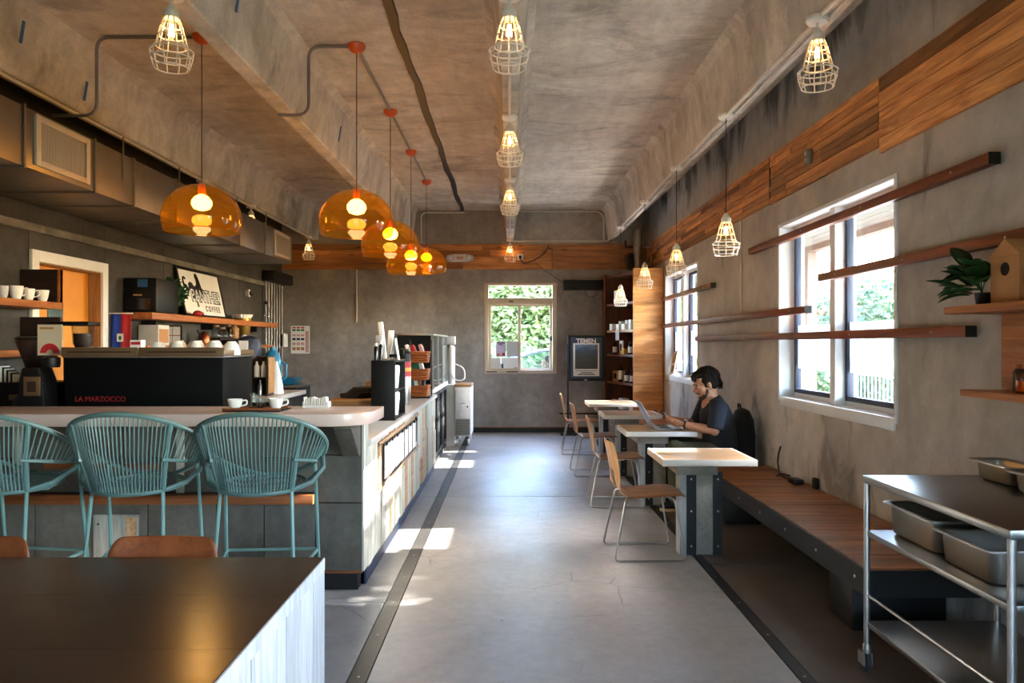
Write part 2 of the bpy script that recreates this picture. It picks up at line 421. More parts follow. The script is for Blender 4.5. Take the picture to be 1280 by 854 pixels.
m_amber = clear('amber_acrylic', (0.96, 0.60, 0.13), 1.5, (0.85, 0.42, 0.03, 1), 0.05, 0.02)
m_glass = clear('window_glass', (0.97, 0.985, 0.985), 1.5, refl=0.5)      # two faces per pane share one sheet's reflection
m_cupglass = clear('clear_glass', (0.9, 0.93, 0.93), 1.5)
m_film = clear('frosted_film', (0.86, 0.92, 0.95), 1.3, (0.30, 0.33, 0.35, 1), 0.68)
m_brass = paint('gold_tin', '#b98f45', 0.3, 0.9, var=0.1)
m_copper = paint('copper', '#9c5a3c', 0.3, 0.9, var=0.1)
m_wicker = wood('wicker', '#6d3417', '#b56a34', 'X', 0.6, 0.1, 3, False)
m_tar = paint('tar', '#0c0b0b', 0.5, var=0.3, bump=0.5)
m_cord = paint('cord', '#3a3430', 0.6)
m_pot = paint('pot', '#cfc9c0', 0.6)
m_leaf_dark = leafmat('dark_leaf', '#16301c', '#2f5a30', 0.35, 0.15)
m_leaf_tree = leafmat('tree_leaf', '#3d5628', '#84975a', 0.6, 0.45)
m_leaf_tree2 = leafmat('tree_leaf_yellow', '#556535', '#9aa56c', 0.6, 0.45)
m_leaf_hedge = leafmat('hedge_leaf', '#34502c', '#70895a', 0.6, 0.4)
m_leaf_garden = leafmat('garden_leaf', '#1d2c17', '#4d6337', 0.6, 0.12)
m_bark = paint('bark', '#4a3c30', 0.9, var=0.3, bump=0.5)
m_ground = paint('outdoor_ground', '#c6c0b4', 0.9, var=0.15, scale=1.5)
m_lawn = paint('lawn', '#3a4a2a', 0.9, var=0.25, scale=2)
m_soffit = wood('soffit_board', '#35322e', '#4a4641', 'Y', 0.7, 0.1, 1, False)
m_post = paint('porch_post', '#4d3a31', 0.7)
m_skin = paint('skin', '#b07d62', 0.5, var=0.06, scale=20)
m_hair = paint('hair', '#0b0909', 0.65, var=0.3, scale=40, spec=0.2, bump=0.5)
m_beard = paint('beard', '#4b382f', 0.8, var=0.3, scale=60)
m_shirt = paint('navy_shirt', '#151b27', 0.85, var=0.15, scale=8, bump=0.1)
m_olive = paint('olive_cloth', '#3e3d2b', 0.85, var=0.15, scale=8)
m_dkcloth = paint('black_cloth', '#141416', 0.9, var=0.2)
m_sole = paint('tan_sole', '#b39470', 0.7)
m_lap = paint('laptop_grey', '#9b9da1', 0.35, 0.6, var=0.04)
m_screen = paint('dark_screen', '#0d0f14', 0.15)
m_car = paint('car_paint', '#5d6673', 0.25, 0.4, var=0.03)
m_carglass = clear('car_glass', (0.75, 0.82, 0.84), 1.5)
m_rubber = paint('rubber', '#17171a', 0.7)
def photo_print():
    g = G('mountain_print'); v = g.coord(); z = g.sep(v)[2]
    k = g.math('ADD', g.math('MULTIPLY', z, 1.9), g.math('MULTIPLY', g.noise(g.coord(scale=(3, 1, 5)), 2.0, 6, 0.6), 0.45))
    col = g.ramp(k, [(0.0, srgb('#2d2620')), (0.2, srgb('#34372e')), (0.42, srgb('#394a63')), (0.58, srgb('#6d87ae')), (0.7, srgb('#a9bbd4'))])
    return g.set(col, 0.4)
m_print = photo_print()
m_blueprint = paint('poster_blue', '#2f3d55', 0.4, var=0.2, scale=3)

m_rail_metal = paint('cup_rail_metal', '#7d644a', 0.35, 0.6, var=0.15)
m_case = paint('machine_case', '#060709', 0.6, var=0.2, spec=0.12)
m_cream_paper = paint('cream_paper', '#c9b79c', 0.8, var=0.05)
# ================================================================ room shell
XL, XR, YB, YF, ZC = -3.75, 2.25, 12.6, -3.2, 3.64
# ---- floor: recessed bed and cast slabs
fl = struct(MB().box(XL-0.2, XR+0.2, YF-0.2, YB+0.2, -0.2, -0.012).build('floor', m_gap))
gap = 0.005
def slab(x0, x1, y0, y1, m):
    return MB().box(x0+gap, x1-gap, y0+gap, y1-gap, -0.012, 0.0).build('slab', m, fl)
for (y0, y1) in ((YF, 2.6), (2.6, 7.3), (7.3, 11.4), (11.4, YB)):
    slab(-0.62, 1.25, y0, y1, m_floor)
for (y0, y1) in ((YF, 4.3), (4.3, 7.3), (7.3, 11.4), (11.4, YB)):
    slab(XL, -0.70, y0, y1, m_floor)
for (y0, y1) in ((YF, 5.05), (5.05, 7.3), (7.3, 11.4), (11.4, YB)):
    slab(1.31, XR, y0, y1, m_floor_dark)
m_strip_l = paint('strip_grey', '#4a4744', 0.45, 0.3, var=0.35, scale=3)
t = struct(MB().box(-0.70, -0.62, YF, 10.9, -0.010, 0.001).build('trim_1', m_strip_l))
sc_ = MB()
for k in range(24): sc_.cyl((-0.66, -0.5+k*0.48, 0.001), (-0.66, -0.5+k*0.48, 0.003), 0.006, n=8)
sc_.build('screw', m_chrome, t); t.children[0]['kind'] = 'stuff'
t = struct(MB().box(1.25, 1.31, YF, 10.9, -0.010, 0.002).build('trim_2', m_blackm))
sc_ = MB()
for k in range(24): sc_.cyl((1.28, -0.5+k*0.48, 0.002), (1.28, -0.5+k*0.48, 0.004), 0.006, n=8)
sc_.build('screw', m_chrome, t); t.children[0]['kind'] = 'stuff'

# ---- ceiling: cast slab and four tapered stems
ce = struct(MB().box(XL-0.2, XR+0.2, YF-0.2, YB+0.2, ZC, ZC+0.2).build('ceiling', m_ceiling))
def stem(x, zb=3.155):
    pts = [(-0.19, ZC+0.02), (-0.115, ZC-0.05), (-0.06, zb+0.01), (-0.05, zb), (0.05, zb), (0.06, zb+0.01), (0.115, ZC-0.05), (0.19, ZC+0.02)]
    MB().prism([(x+a, YF, z) for a, z in pts], (0, YB-YF, 0)).build('beam', m_beam, ce, sharp=25)
for x in (-3.21, -1.66, 0.0, 1.66): stem(x)
rnd = random.Random(3)
jl, jr = [], []
for k in range(60):
    y = YF+0.02+(YB-YF-0.04)*k/59; w = 0.030+0.012*rnd.random(); d = 0.012*math.sin(k*0.9)+rnd.uniform(-.006, .006)
    jl.append((-0.79+d-w, y)); jr.append((-0.79+d+w, y))
mb = MB()
for k in range(59):
    mb.loft([[(jl[i][0], jl[i][1], ZC+0.005), (jr[i][0], jr[i][1], ZC+0.005), (jr[i][0]-0.008, jr[i][1], ZC-0.016), (jl[i][0]+0.008, jl[i][1], ZC-0.016)] for i in (k, k+1)], caps=(k in (0, 58)))
mb.build('joint_filler', m_tar, ce)

# ---- walls
def wall_holes(axis, c0, c1, a0, a1, z0, z1, holes):
    """a wall slab with rectangular holes; axis 'x' = wall plane of constant x"""
    mb = MB()
    def bx(a, b, p, q):
        if b-a < 1e-4 or q-p < 1e-4: return
        if axis == 'x': mb.box(c0, c1, a, b, p, q)
        else: mb.box(a, b, c0, c1, p, q)
    cur = a0
    for (h0, h1, p, q) in sorted(holes):
        bx(cur, h0, z0, z1); bx(h0, h1, z0, p); bx(h0, h1, q, z1); cur = h1
    bx(cur, a1, z0, z1); return mb
WIN = [(-0.25, 1.6), (4.47, 6.41), (9.20, 11.10)]
wr = struct(wall_holes('x', XR, XR+0.2, YF-0.2, YB+0.2, 0, ZC, [(a, b, 1.0, 2.43) for a, b in WIN]).build('wall_right', m_wall_right))
wb = struct(wall_holes('y', YB, YB+0.2, XL, XR, 0, ZC, [(-0.43, 0.76, 0.96, 2.45)]).build('wall_back', m_wall_back))
wf = struct(wall_holes('y', YF-0.2, YF, XL, XR, 0, ZC, [(-0.9, 1.4, 0.02, 2.5)]).build('wall_front', m_wall_back))
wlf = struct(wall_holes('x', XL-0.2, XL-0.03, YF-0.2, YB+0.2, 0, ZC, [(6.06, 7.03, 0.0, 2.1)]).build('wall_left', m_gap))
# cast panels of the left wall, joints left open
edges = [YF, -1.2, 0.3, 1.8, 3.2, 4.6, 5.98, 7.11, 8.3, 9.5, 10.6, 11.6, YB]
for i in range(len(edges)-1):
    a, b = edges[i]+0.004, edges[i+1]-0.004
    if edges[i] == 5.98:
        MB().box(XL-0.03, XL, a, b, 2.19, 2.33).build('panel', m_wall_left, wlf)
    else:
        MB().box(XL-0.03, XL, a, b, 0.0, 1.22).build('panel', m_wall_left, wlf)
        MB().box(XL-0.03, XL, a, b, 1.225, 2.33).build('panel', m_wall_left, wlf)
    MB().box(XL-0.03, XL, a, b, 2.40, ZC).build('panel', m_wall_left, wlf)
mb = MB(); rnd = random.Random(5); rows = []
for k in range(90):
    y = YF+(YB-YF)*k/89; rows.append([(XL-0.02, y, 2.33), (XL+0.018+rnd.uniform(-.007, .007), y, 2.335), (XL+0.022+rnd.uniform(-.008, .008), y, 2.365), (XL+0.014+rnd.uniform(-.006, .006), y, 2.395), (XL-0.02, y, 2.40)])
mb.loft(rows).build('ledge', m_ledge_c, wlf)

# base boards
o = struct(MB().box(-2.3, 1.5, YB-0.02, YB, 0, 0.075).build('baseboard_back', m_blackm))
MB().box(-2.3, 1.5, YB-0.022, YB, 0.075, 0.09).build('cap_strip', m_footrail, o)

# ---- cedar bands made of single planks
def run(rows, a0, a1, put, rndm, lo, hi, start=True):
    for i, (z0, z1) in enumerate(rows):
        a = a0
        while a < a1-1e-3:
            L = rndm.uniform(lo, hi); b = min(a+L, a1)
            if a1-b < 0.25: b = a1
            put(a, b, z0, z1, rndm.uniform(-0.002, 0.002)); a = b
rnd = random.Random(11)
def pr(a, b, z0, z1, d): MB().box(XR-0.022+d*2, XR, a+0.0015, b-0.0015, z0+0.002, z1-0.002).build('plank', m_cedar, wr)
def rows(z0, z1, n): return [(z0+(z1-z0)*i/n, z0+(z1-z0)*(i+1)/n) for i in range(n)]
run(rows(2.60, 3.06, 5), -1.0, 4.645, pr, rnd, 5.65, 5.7)
run(rows(2.645, 3.06, 8), 4.645, 6.59, pr, rnd, 0.7, 1.6)
run(rows(2.655, 3.06, 8), 6.61, YB-0.03, pr, rnd, 0.7, 1.6)
MB().box(XR-0.024, XR, 6.59, 6.61, 2.645, 3.05).build('joint_filler', m_tar, wr)
def pb(a, b, z0, z1, d): MB().box(a+0.001, b-0.001, YB-0.022+d*2, YB, z0+0.002, z1-0.002).build('plank', m_cedar_x, wb)
run(rows(2.67, 3.085, 4), XL+0.02, 0.68, pb, rnd, 1.2, 2.4)
run(rows(2.67, 3.085, 4), 0.685, XR-0.03, pb, rnd, 1.6, 2.4)
MB().box(0.678, 0.687, YB-0.02, YB, 2.67, 3.085).build('joint_filler', m_tar, wb)

# ---- side windows
def side_window(n, y0, y1, film):
    w = struct(MB().box(XR+0.11, XR+0.17, y0, y0+0.05, 1.0, 2.43).box(XR+0.11, XR+0.17, y1-0.05, y1, 1.0, 2.43)
        .box(XR+0.11, XR+0.17, y0+0.05, y1-0.05, 1.0, 1.05).box(XR+0.11, XR+0.17, y0+0.05, y1-0.05, 2.38, 2.43).build('window_%d' % n, m_alu, bevel=0.004))
    # lining of the reveal, flush with the plaster
    lin = MB().box(XR-0.012, XR+0.2, y0-0.02, y0+0.015, 0.985, 2.445).box(XR-0.012, XR+0.2, y1-0.015, y1+0.02, 0.985, 2.445)
    lin.box(XR-0.012, XR+0.2, y0+0.015, y1-0.015, 0.94, 1.015).box(XR-0.012, XR+0.2, y0+0.015, y1-0.015, 2.415, 2.445).build('window_lining', m_alu, w, bevel=0.003)
    mid = (y0+y1)/2
    MB().box(XR+0.03, XR+0.18, mid-0.045, mid+0.045, 1.0, 2.43).build('mullion', m_alu, w, bevel=0.004)
    for a, b in ((y0+0.05, mid-0.045), (mid+0.045, y1-0.05)):
        s = MB().box(XR+0.10, XR+0.15, a, a+0.035, 1.05, 2.38).box(XR+0.10, XR+0.15, b-0.035, b, 1.05, 2.38).box(XR+0.10, XR+0.15, a+0.035, b-0.035, 1.05, 1.085).box(XR+0.10, XR+0.15, a+0.035, b-0.035, 2.345, 2.38).build('sash', m_navy if n > 1 else m_alu, w, bevel=0.003)
        MB().box(XR+0.122, XR+0.128, a+0.03, b-0.03, 1.08, 2.35).build('pane', m_glass, s)
        if film: MB().box(XR+0.1195, XR+0.1205, a+0.036, b-0.036, film[0], film[1]).build('frosted_film', m_film, s)
side_window(1, *WIN[0], None); side_window(2, *WIN[1], (1.25, 1.60)); side_window(3, *WIN[2], (1.30, 1.62))
# ---- back window with sliding hatch
w = struct(MB().box(-0.43, -0.36, YB-0.01, YB+0.14, 0.96, 2.45).box(0.69, 0.76, YB-0.01, YB+0.14, 0.96, 2.45)
    .box(-0.36, 0.69, YB-0.01, YB+0.14, 0.96, 1.02).box(-0.36, 0.69, YB-0.01, YB+0.14, 2.41, 2.45).box(-0.36, 0.69, YB-0.01, YB+0.14, 2.10, 2.20).build('window_4', m_cream, bevel=0.006))
MB().box(-0.36, 0.69, YB+0.06, YB+0.065, 2.20, 2.41).build('transom_pane', m_glass, w)
MB().box(-0.02, 0.05, YB-0.016, YB-0.008, 2.135, 2.155).build('latch_plate', m_black, w)
for a, b, yy in ((-0.36, 0.17, 0.03), (0.13, 0.69, 0.07)):
    s = MB().box(a, a+0.045, YB+yy, YB+yy+0.03, 1.02, 2.10).box(b-0.045, b, YB+yy, YB+yy+0.03, 1.02, 2.10).box(a+0.045, b-0.045, YB+yy, YB+yy+0.03, 1.02, 1.05).box(a+0.045, b-0.045, YB+yy, YB+yy+0.03, 2.07, 2.10).build('sash', m_cream, w, bevel=0.004)
    MB().box(a+0.04, b-0.04, YB+yy+0.012, YB+yy+0.018, 1.045, 2.075).build('pane', m_glass, s)
MB().box(0.655, 0.685, YB+0.05, YB+0.068, 1.50, 1.58).build('handle', m_black, w, bevel=0.004)
MB().box(-0.40, -0.22, YB-0.03, YB-0.011, 0.985, 1.0).box(-0.06, 0.12, YB-0.03, YB-0.011, 0.985, 1.0).build('sill_clip', m_black, w)
# ---- glazed shop front behind the camera
w = struct(MB().box(-.9, -.82, YF-0.15, YF-0.05, 0.02, 2.5).box(1.32, 1.4, YF-0.15, YF-0.05, 0.02, 2.5).box(-.82, 1.32, YF-0.15, YF-0.05, 0.02, 0.12).box(-.82, 1.32, YF-0.15, YF-0.05, 2.42, 2.5).box(.21, .29, YF-0.15, YF-0.05, 0.12, 2.42).build('window_5', m_blackm))
MB().box(-.82, .21, YF-0.103, YF-0.097, 0.12, 2.42).build('pane', m_glass, w)
MB().box(.29, 1.32, YF-0.103, YF-0.097, 0.12, 2.42).build('pane', m_glass, w)
# ---- orange door in the left wall
d = struct(MB().box(XL-0.15, XL-0.11, 6.07, 7.02, 0.005, 2.09).build('door_1', m_orange))
MB().box(XL-0.112, XL-0.106, 6.40, 6.62, 1.48, 1.86).build('vision_pane', m_screen, d)
MB().box(XL-0.11, XL-0.07, 6.12, 6.16, 0.98, 1.10).build('handle', m_chrome, d, bevel=0.004)
m_jamb = wood('jamb_wood', '#7b5230', '#a97f52', 'Z', 0.5, 0.05, 1, False)
o = struct(MB().box(XL-0.2, XL+0.005, 6.0, 6.07, 0, 2.16).box(XL-0.2, XL+0.005, 7.02, 7.09, 0, 2.16).box(XL-0.2, XL+0.005, 6.07, 7.02, 2.09, 2.16).build('trim_3', m_jamb))
MB().box(XL, XL+0.03, 5.98, 6.07, 0, 2.19).box(XL, XL+0.03, 7.02, 7.11, 0, 2.19).box(XL, XL+0.03, 6.07, 7.02, 2.10, 2.19).build('casing', m_white, o, bevel=0.004)
MB().box(XL-0.21, XL-0.19, 5.9, 7.2, 0, 2.3).build('back_board', m_gap, o)
# ================================================================ outdoors
def ground(n, x0, x1, y0, y1, z, m): return struct(MB().box(x0, x1, y0, y1, z-0.1, z).build(n, m))
ground('outdoor_ground', -14, 30, -14, 40, -0.22, m_lawn)
ground('paved_lane', -12, 14, YB+0.6, 17.6, -0.15, m_ground)
ground('porch_floor', XR+0.2, 5.4, -4, 24, -0.1, m_ground)
# porch roof on the right-hand side
ro = struct(MB().box(XR+0.2, 4.35, -4, 24, 2.86, 2.98).build('porch_roof', m_soffit))
for k in range(13):
    x = XR+0.22+k*0.16
    MB().box(x, x+0.15, -4, 24, 2.83, 2.86).build('plank', m_soffit, ro)
MB().box(4.22, 4.35, -4, 24, 2.75, 2.86).build('edge_beam', m_post, ro)
for k, y in enumerate((1.6, 4.25, 7.6, 10.9, 14.2)):
    like('porch_post', ['brown porch post nearest the photographer, outside the wall', 'brown porch post outside beside the near edge of the large window', 'brown porch post outside between the two side windows',
         'brown porch post seen through the left pane of the large window', 'brown porch post outside beyond the small side window'][k], MB().box(4.22, 4.35, y, y+0.13, -0.1, 2.75), m_post, 'post', group='porch posts')
# white picket fence
fe = root('picket_fence', (6.8, 15, -0.2), 'white picket fence outside seen low through the large side window', 'fence')
MB().box(6.82, 6.86, 9.5, 21.5, 0.0, 0.05).box(6.82, 6.86, 9.5, 21.5, 0.84, 0.88).build('rail', m_grey_paper, fe)
pk = None
for k in range(80):
    y = 9.5+k*0.15
    if pk is None: pk = MB().box(6.803, 6.819, y, y+0.03, -0.2, 0.98).build('picket', m_grey_paper, fe); py0 = pk.location.y
    else:
        c = pk.copy(); COL.objects.link(c); c.parent = fe; c.location.y = py0+k*0.15
def leaves(c, rad, n, size, rndm, surf=0.55):
    vs_, fs = [], []
    for i in range(n):
        while True:
            p = Vector((rndm.uniform(-1, 1), rndm.uniform(-1, 1), rndm.uniform(-1, 1)))
            if surf < p.length < 1: break
        wob = 1+0.22*math.sin(p.x*5+c[0])*math.sin(p.y*6)*math.cos(p.z*5)
        p = Vector((c[0]+p.x*rad[0]*wob, c[1]+p.y*rad[1]*wob, c[2]+p.z*rad[2]*wob))
        a = Vector((rndm.gauss(0, 1), rndm.gauss(0, 1), rndm.gauss(0, .6))).normalized(); b = a.orthogonal().normalized()
        s = size*rndm.uniform(.6, 1.3); t2 = len(vs_)
        vs_ += [p-a*s, p+b*s*.5, p+a*s, p-b*s*.5]; fs.append((t2, t2+1, t2+2, t2+3))
    return vs_, fs
def tree(name, label, x, y, zb, blobs, n, m, size=0.09, trunk=0.09, cat='tree', group=None, surf=0.55):
    r_ = random.Random(int(x*31+y*17)); t_ = root(name, (x, y, zb), label, cat, group)
    mb = MB()
    for (dx, dy, z, rx, ry, rz) in blobs: mb.add(*leaves((x+dx, y+dy, z), (rx, ry, rz), n//len(blobs), size, r_, surf))
    o = mb.build('foliage', m, t_, normals=False); o['kind'] = 'stuff'
    top = max(b[2] for b in blobs); pts = [(x, y, zb), (x+.05, y, zb+(top-zb)*.4), (x-.04, y+.05, zb+(top-zb)*.7), (x, y, top)]
    MB().tube(pts, [trunk, trunk*.8, trunk*.6, trunk*.3], 8).build('trunk', m_bark, t_)
    br = MB()
    for (dx, dy, z, rx, ry, rz) in blobs[1:]: br.tube([pts[2], (x+dx*.6, y+dy*.6, z-.1), (x+dx, y+dy, z+rz*.3)], [trunk*.5, trunk*.35, trunk*.15], 6)
    if len(blobs) > 1: br.build('branch', m_bark, t_)
    return t_
# trees and bushes behind the picket fence
for i, (x, y, h, r, lab) in enumerate([(8.6, 17.4, 3.3, 1.25, 'bushy green tree behind the picket fence, in the right pane'), (9.1, 20.4, 3.4, 1.4, 'bushy green tree behind the picket fence, by the middle post of the window'),
        (9.3, 23.6, 3.3, 1.5, 'bushy green tree behind the far end of the picket fence'), (10.2, 27.4, 2.9, 1.6, 'tall green tree far beyond the picket fence')]):
    tree('garden_tree', lab, x, y, -0.2, [(0, 0, h*0.60, r, r, h*0.42), (0.3, 0.8, h*0.5, r*.8, r*.8, h*.38), (-.3, -.9, h*.50, r*.8, r*.8, h*.36)], 6500, m_leaf_garden, 0.085, group='trees behind the picket fence', surf=0.3)
for i, (x, y, lab) in enumerate([(6.0, 15.3, 'low bush in front of the middle of the picket fence'), (7.7, 14.3, 'low bush behind the near end of the picket fence'), (7.7, 16.2, 'low bush behind the middle of the picket fence'), (6.0, 18.2, 'low bush in front of the picket fence, far end')]):
    tree('garden_bush', lab, x, y, -0.2, [(0, 0, 0.5, .55, 1.0, .75)], 3600, m_leaf_garden, 0.06, 0.03, 'bush', 'bushes by the picket fence', surf=0.2)
# added unseen shrubs beside the porch; they block the low sun into patches
for i, (x, y, h, r, lab) in enumerate([(5.3, 5.2, 2.8, .82, 'tall unseen shrub added to block sun at the near pane of the large window'), (5.9, 1.0, 3.5, 1.1, 'big unseen shrub added to block sun, far to the right behind the photographer'), (5.3, 7.05, 2.35, .55, 'tall unseen shrub added to block sun between the two side windows'), (5.4, 8.0, 2.4, .6, 'taller unseen shrub added to block sun, nearest before the far side window')]):
    tree('sun_block_shrub', lab, x, y, -0.2, [(0, 0, h*0.5, r, r, h*.52), (.05, .1, h*.45, r*.7, r*.7, h*.42)], 5200, m_leaf_hedge, 0.075, 0.04, 'shrub', 'added sun-blocking shrubs beside the porch')
# trees behind the drive-through lane
bl = [(-3.4, 19.6, 3.6, 1.7, m_leaf_tree, 'leafy tree behind the lane, left of the hatch window'), (-1.1, 20.4, 4.2, 1.9, m_leaf_tree2, 'yellow-green tree behind the lane, left half of the hatch window'),
      (1.2, 20.0, 4.4, 2.0, m_leaf_tree2, 'yellow-green tree behind the lane, right half of the hatch window'), (3.4, 20.5, 4.0, 1.8, m_leaf_tree, 'leafy tree behind the lane, right of the hatch window')]
for (x, y, h, r, m, lab) in bl:
    tree('lane_tree', lab, x, y, -0.2, [(0, 0, h*.5, r, .9, h*.33), (.7, .2, h*.68, r*.7, .8, h*.26), (-.8, -.1, h*.62, r*.7, .8, h*.28), (.1, -.3, h*.28, r*.9, .8, h*.22)], 9000, m, 0.10, 0.12, group='trees behind the lane', surf=0.1)
for k, (x, lab) in enumerate([(-2.2, 'dark leafy tree in the back row beyond the lane, left'), (0.1, 'dark leafy tree in the back row beyond the lane, middle'), (2.4, 'dark leafy tree in the back row beyond the lane, right')]):
    tree('lane_tree', lab, x, 23.4, -0.2, [(0, 0, 2.2, 1.5, .8, 1.7), (.3, .1, 3.6, 1.4, .8, 1.3), (-.4, 0, 1.2, 1.3, .8, 1.2)], 9000, m_leaf_tree, 0.11, 0.12, group='trees behind the lane', surf=0.0)
for k, (x, lab) in enumerate([(-2.6, 'clipped green hedge bush behind the car, left'), (-0.2, 'clipped green hedge bush behind the car, middle'), (2.2, 'clipped green hedge bush behind the car, right')]):
    tree('hedge_bush', lab, x, 18.4, -0.2, [(0, 0, .75, 1.3, .5, .75)], 3000, m_leaf_hedge, 0.07, 0.05, 'bush', 'hedge bushes behind the lane')
# added unseen trees; they hide low sky that the hatch glass would reflect
for k, (x, lab) in enumerate([(-5.5, 'unseen tree added to hide low sky behind the photographer, left'), (-2.0, 'unseen tree added to hide low sky behind the photographer, second from left'), (1.5, 'unseen tree added to hide low sky behind the photographer, third from left'), (5.0, 'unseen tree added to hide low sky behind the photographer, right')]):
    tree('sky_block_tree', lab, x, -14.0, -0.2, [(0, 0, 1.6, 2.0, .9, 1.8), (.4, .2, 3.0, 1.8, .9, 1.3)], 4000, m_leaf_tree, 0.14, 0.14, group='added trees hiding the low sky', surf=0.0)
# car in the lane, facing left
car = root('car', (1.15, 15.0, -0.15), 'dark grey car in the lane outside the back hatch window', 'car')
cx = -0.6
def side(profile, y0, y1): return MB().prism([(x+cx, y0, z) for x, z in profile], (0, y1-y0, 0))
body = [(-.95, .18), (-1.02, .45), (-.95, .66), (-.1, .84), (0.55, .92), (3.0, .95), (3.75, .92), (3.85, .6), (3.8, .2), (3.35, .17), (3.2, .40), (2.95, .47), (2.7, .40), (2.55, .17), (.5, .17), (.35, .40), (.1, .47), (-.15, .40), (-.3, .17)]
side(body, 14.15, 15.85).build('body', m_car, car, bevel=0.05, seg=3)
rf = [(.92, 1.285), (1.2, 1.345), (1.6, 1.385), (2.3, 1.395), (2.95, 1.34), (2.95, 1.29), (2.3, 1.345), (1.6, 1.335), (1.2, 1.295), (.95, 1.235)]
side(rf, 14.3, 15.7).build('roof', m_car, car, bevel=0.015)
for y in (14.28, 15.66):
    MB().tube([(-.15+cx, y, .84), (.45+cx, y, 1.09), (.98+cx, y, 1.275)], [.035, .032, .035], 8).tube([(1.78+cx, y, .92), (1.82+cx, y, 1.36)], .04, 8).tube([(3.35+cx, y, .92), (2.9+cx, y, 1.33)], .06, 8).build('pillar', m_car, car)
    side([(.2, .91), (.95, 1.24), (1.3, 1.32), (1.76, 1.34), (1.72, .93)], y+.005, y+.01).build('side_window', m_carglass, car)
    side([(1.85, .93), (1.88, 1.34), (2.8, 1.31), (3.2, .93)], y+.005, y+.01).build('side_window', m_carglass, car)
MB().prism([(-.12+cx, 14.32, .85), (.98+cx, 14.32, 1.27), (.98+cx, 15.66, 1.27), (-.12+cx, 15.66, .85)], (.004, 0, -.006)).build('windscreen', m_carglass, car)
for x in (.1, 2.95):
    for y in (14.2, 15.62):
        wh = MB().lathe([(.30, -.09), (.325, -.06), (.325, .06), (.30, .09)], n=24, M=Matrix.Rotation(R(90), 3, 'X'), c=(x+cx, y+.09, .175)).build('wheel', m_rubber, car)
        MB().lathe([(.18, -.1), (.19, .1)], n=16, M=Matrix.Rotation(R(90), 3, 'X'), c=(x+cx, y+.09, .175)).build('hub', m_chrome, wh)
MB().box(1.15+cx, 1.62+cx, 14.45, 14.95, .40, .52).box(1.58+cx, 1.72+cx, 14.45, 14.95, .5, 1.0).build('seat', m_dkcloth, car, bevel=.03)
# ================================================================ lamps, duct and conduits
# ---- caged lamp (built at the origin: z = 0 is the underside of the stem)
CW = 0.0032
def cage_lamp(drop):
    """drop = length of cord between canopy and socket"""
    r_ = root('caged_lamp', (0, 0, 0), 'x', 'lamp', 'white caged lamps under the concrete stems')
    MB().lathe([(0.045, 0), (0.058, -.004), (0.06, -.022), (0.052, -.034), (0.012, -.036)], n=24).build('canopy', m_cage, r_)
    if drop > 0.05: MB().cyl((0, 0, -.03), (0, 0, -.03-drop), 0.0035, n=6).build('cord', m_cord, r_)
    else: MB().cyl((0, 0, -.03), (0, 0, -.03-drop), 0.008, n=8).build('stem', m_cage, r_)
    z = -.03-drop
    MB().lathe([(0.010, z+.005), (0.017, z-.002), (0.026, z-.02), (0.036, z-.032), (0.036, z-.065), (0.030, z-.067)], n=20).build('socket', m_cage, r_)
    prof = [(.034, z-.06), (.049, z-.10), (.062, z-.15), (.074, z-.20), (.099, z-.222), (.094, z-.258), (.080, z-.305)]
    mb = MB(); n = 10
    for k in range(n):
        a = 2*math.pi*k/n
        mb.tube([(r*math.cos(a), r*math.sin(a), q) for r, q in prof], CW, 5)
    for r, q in prof[1:]:
        mb.tube([(r*math.cos(2*math.pi*k/20), r*math.sin(2*math.pi*k/20), q) for k in range(20)], CW*1.1, 5, closed=True)
    mb.build('wire_cage', m_cage, r_)
    b = MB().lathe([(.012, z-.066), (.016, z-.075), (.026, z-.11), (.029, z-.135), (.024, z-.16), (.012, z-.176), (.001, z-.18)], n=16).build('bulb', m_bulbglass, r_)
    mb = MB()
    for k in range(5):
        a = 2*math.pi*k/5; mb.tube([(.006*math.cos(a), .006*math.sin(a), z-.095), (.013*math.cos(a+.3), .013*math.sin(a+.3), z-.148)], .0035, 5)
    mb.build('filament', m_bulb, b)
    return r_
ZB = 3.155
protos = {}
def lamp_at(x, y, drop, label):
    key = round(drop, 2)
    if key in protos: o = copy_tree(protos[key])
    else: o = protos[key] = cage_lamp(drop)
    o['label'] = label; place(o, (x, y, ZB), random.uniform(0, 3)); return o
S0 = 0.035
lamp_at(-1.64, 3.72, S0, 'caged lamp nearest the photographer on the left stem, beside the bar')
for y, lab in ((7.95, 'caged lamp under the far-left stem, behind the nearest amber dome'), (9.45, 'caged lamp under the far-left stem, second from the back'), (12.15, 'caged lamp under the far-left stem, last one by the back wall')):
    lamp_at(-3.19, y, S0, lab)
for y, lab in ((3.72, 'large-looking caged lamp nearest the photographer on the middle stem'), (5.72, 'second caged lamp from the front on the middle stem'), (7.9, 'third caged lamp from the front on the middle stem'), (12.5, 'last caged lamp on the middle stem, against the back wall')):
    lamp_at(-0.005, y, S0, lab)
for y, d, lab in ((4.0, S0, 'caged lamp fixed close under the right stem, nearest the photographer'), (5.7, .71, 'caged lamp on a long cord, front one of the right row'), (7.4, .71, 'caged lamp on a long cord beside the far window, second of the right row'),
                  (9.15, .71, 'caged lamp on a long cord in front of the pale bookcase side'), (11.15, .82, 'white caged lamp hanging lowest, in front of the bookcase shelves')):
    lamp_at(1.60, y, d, lab)

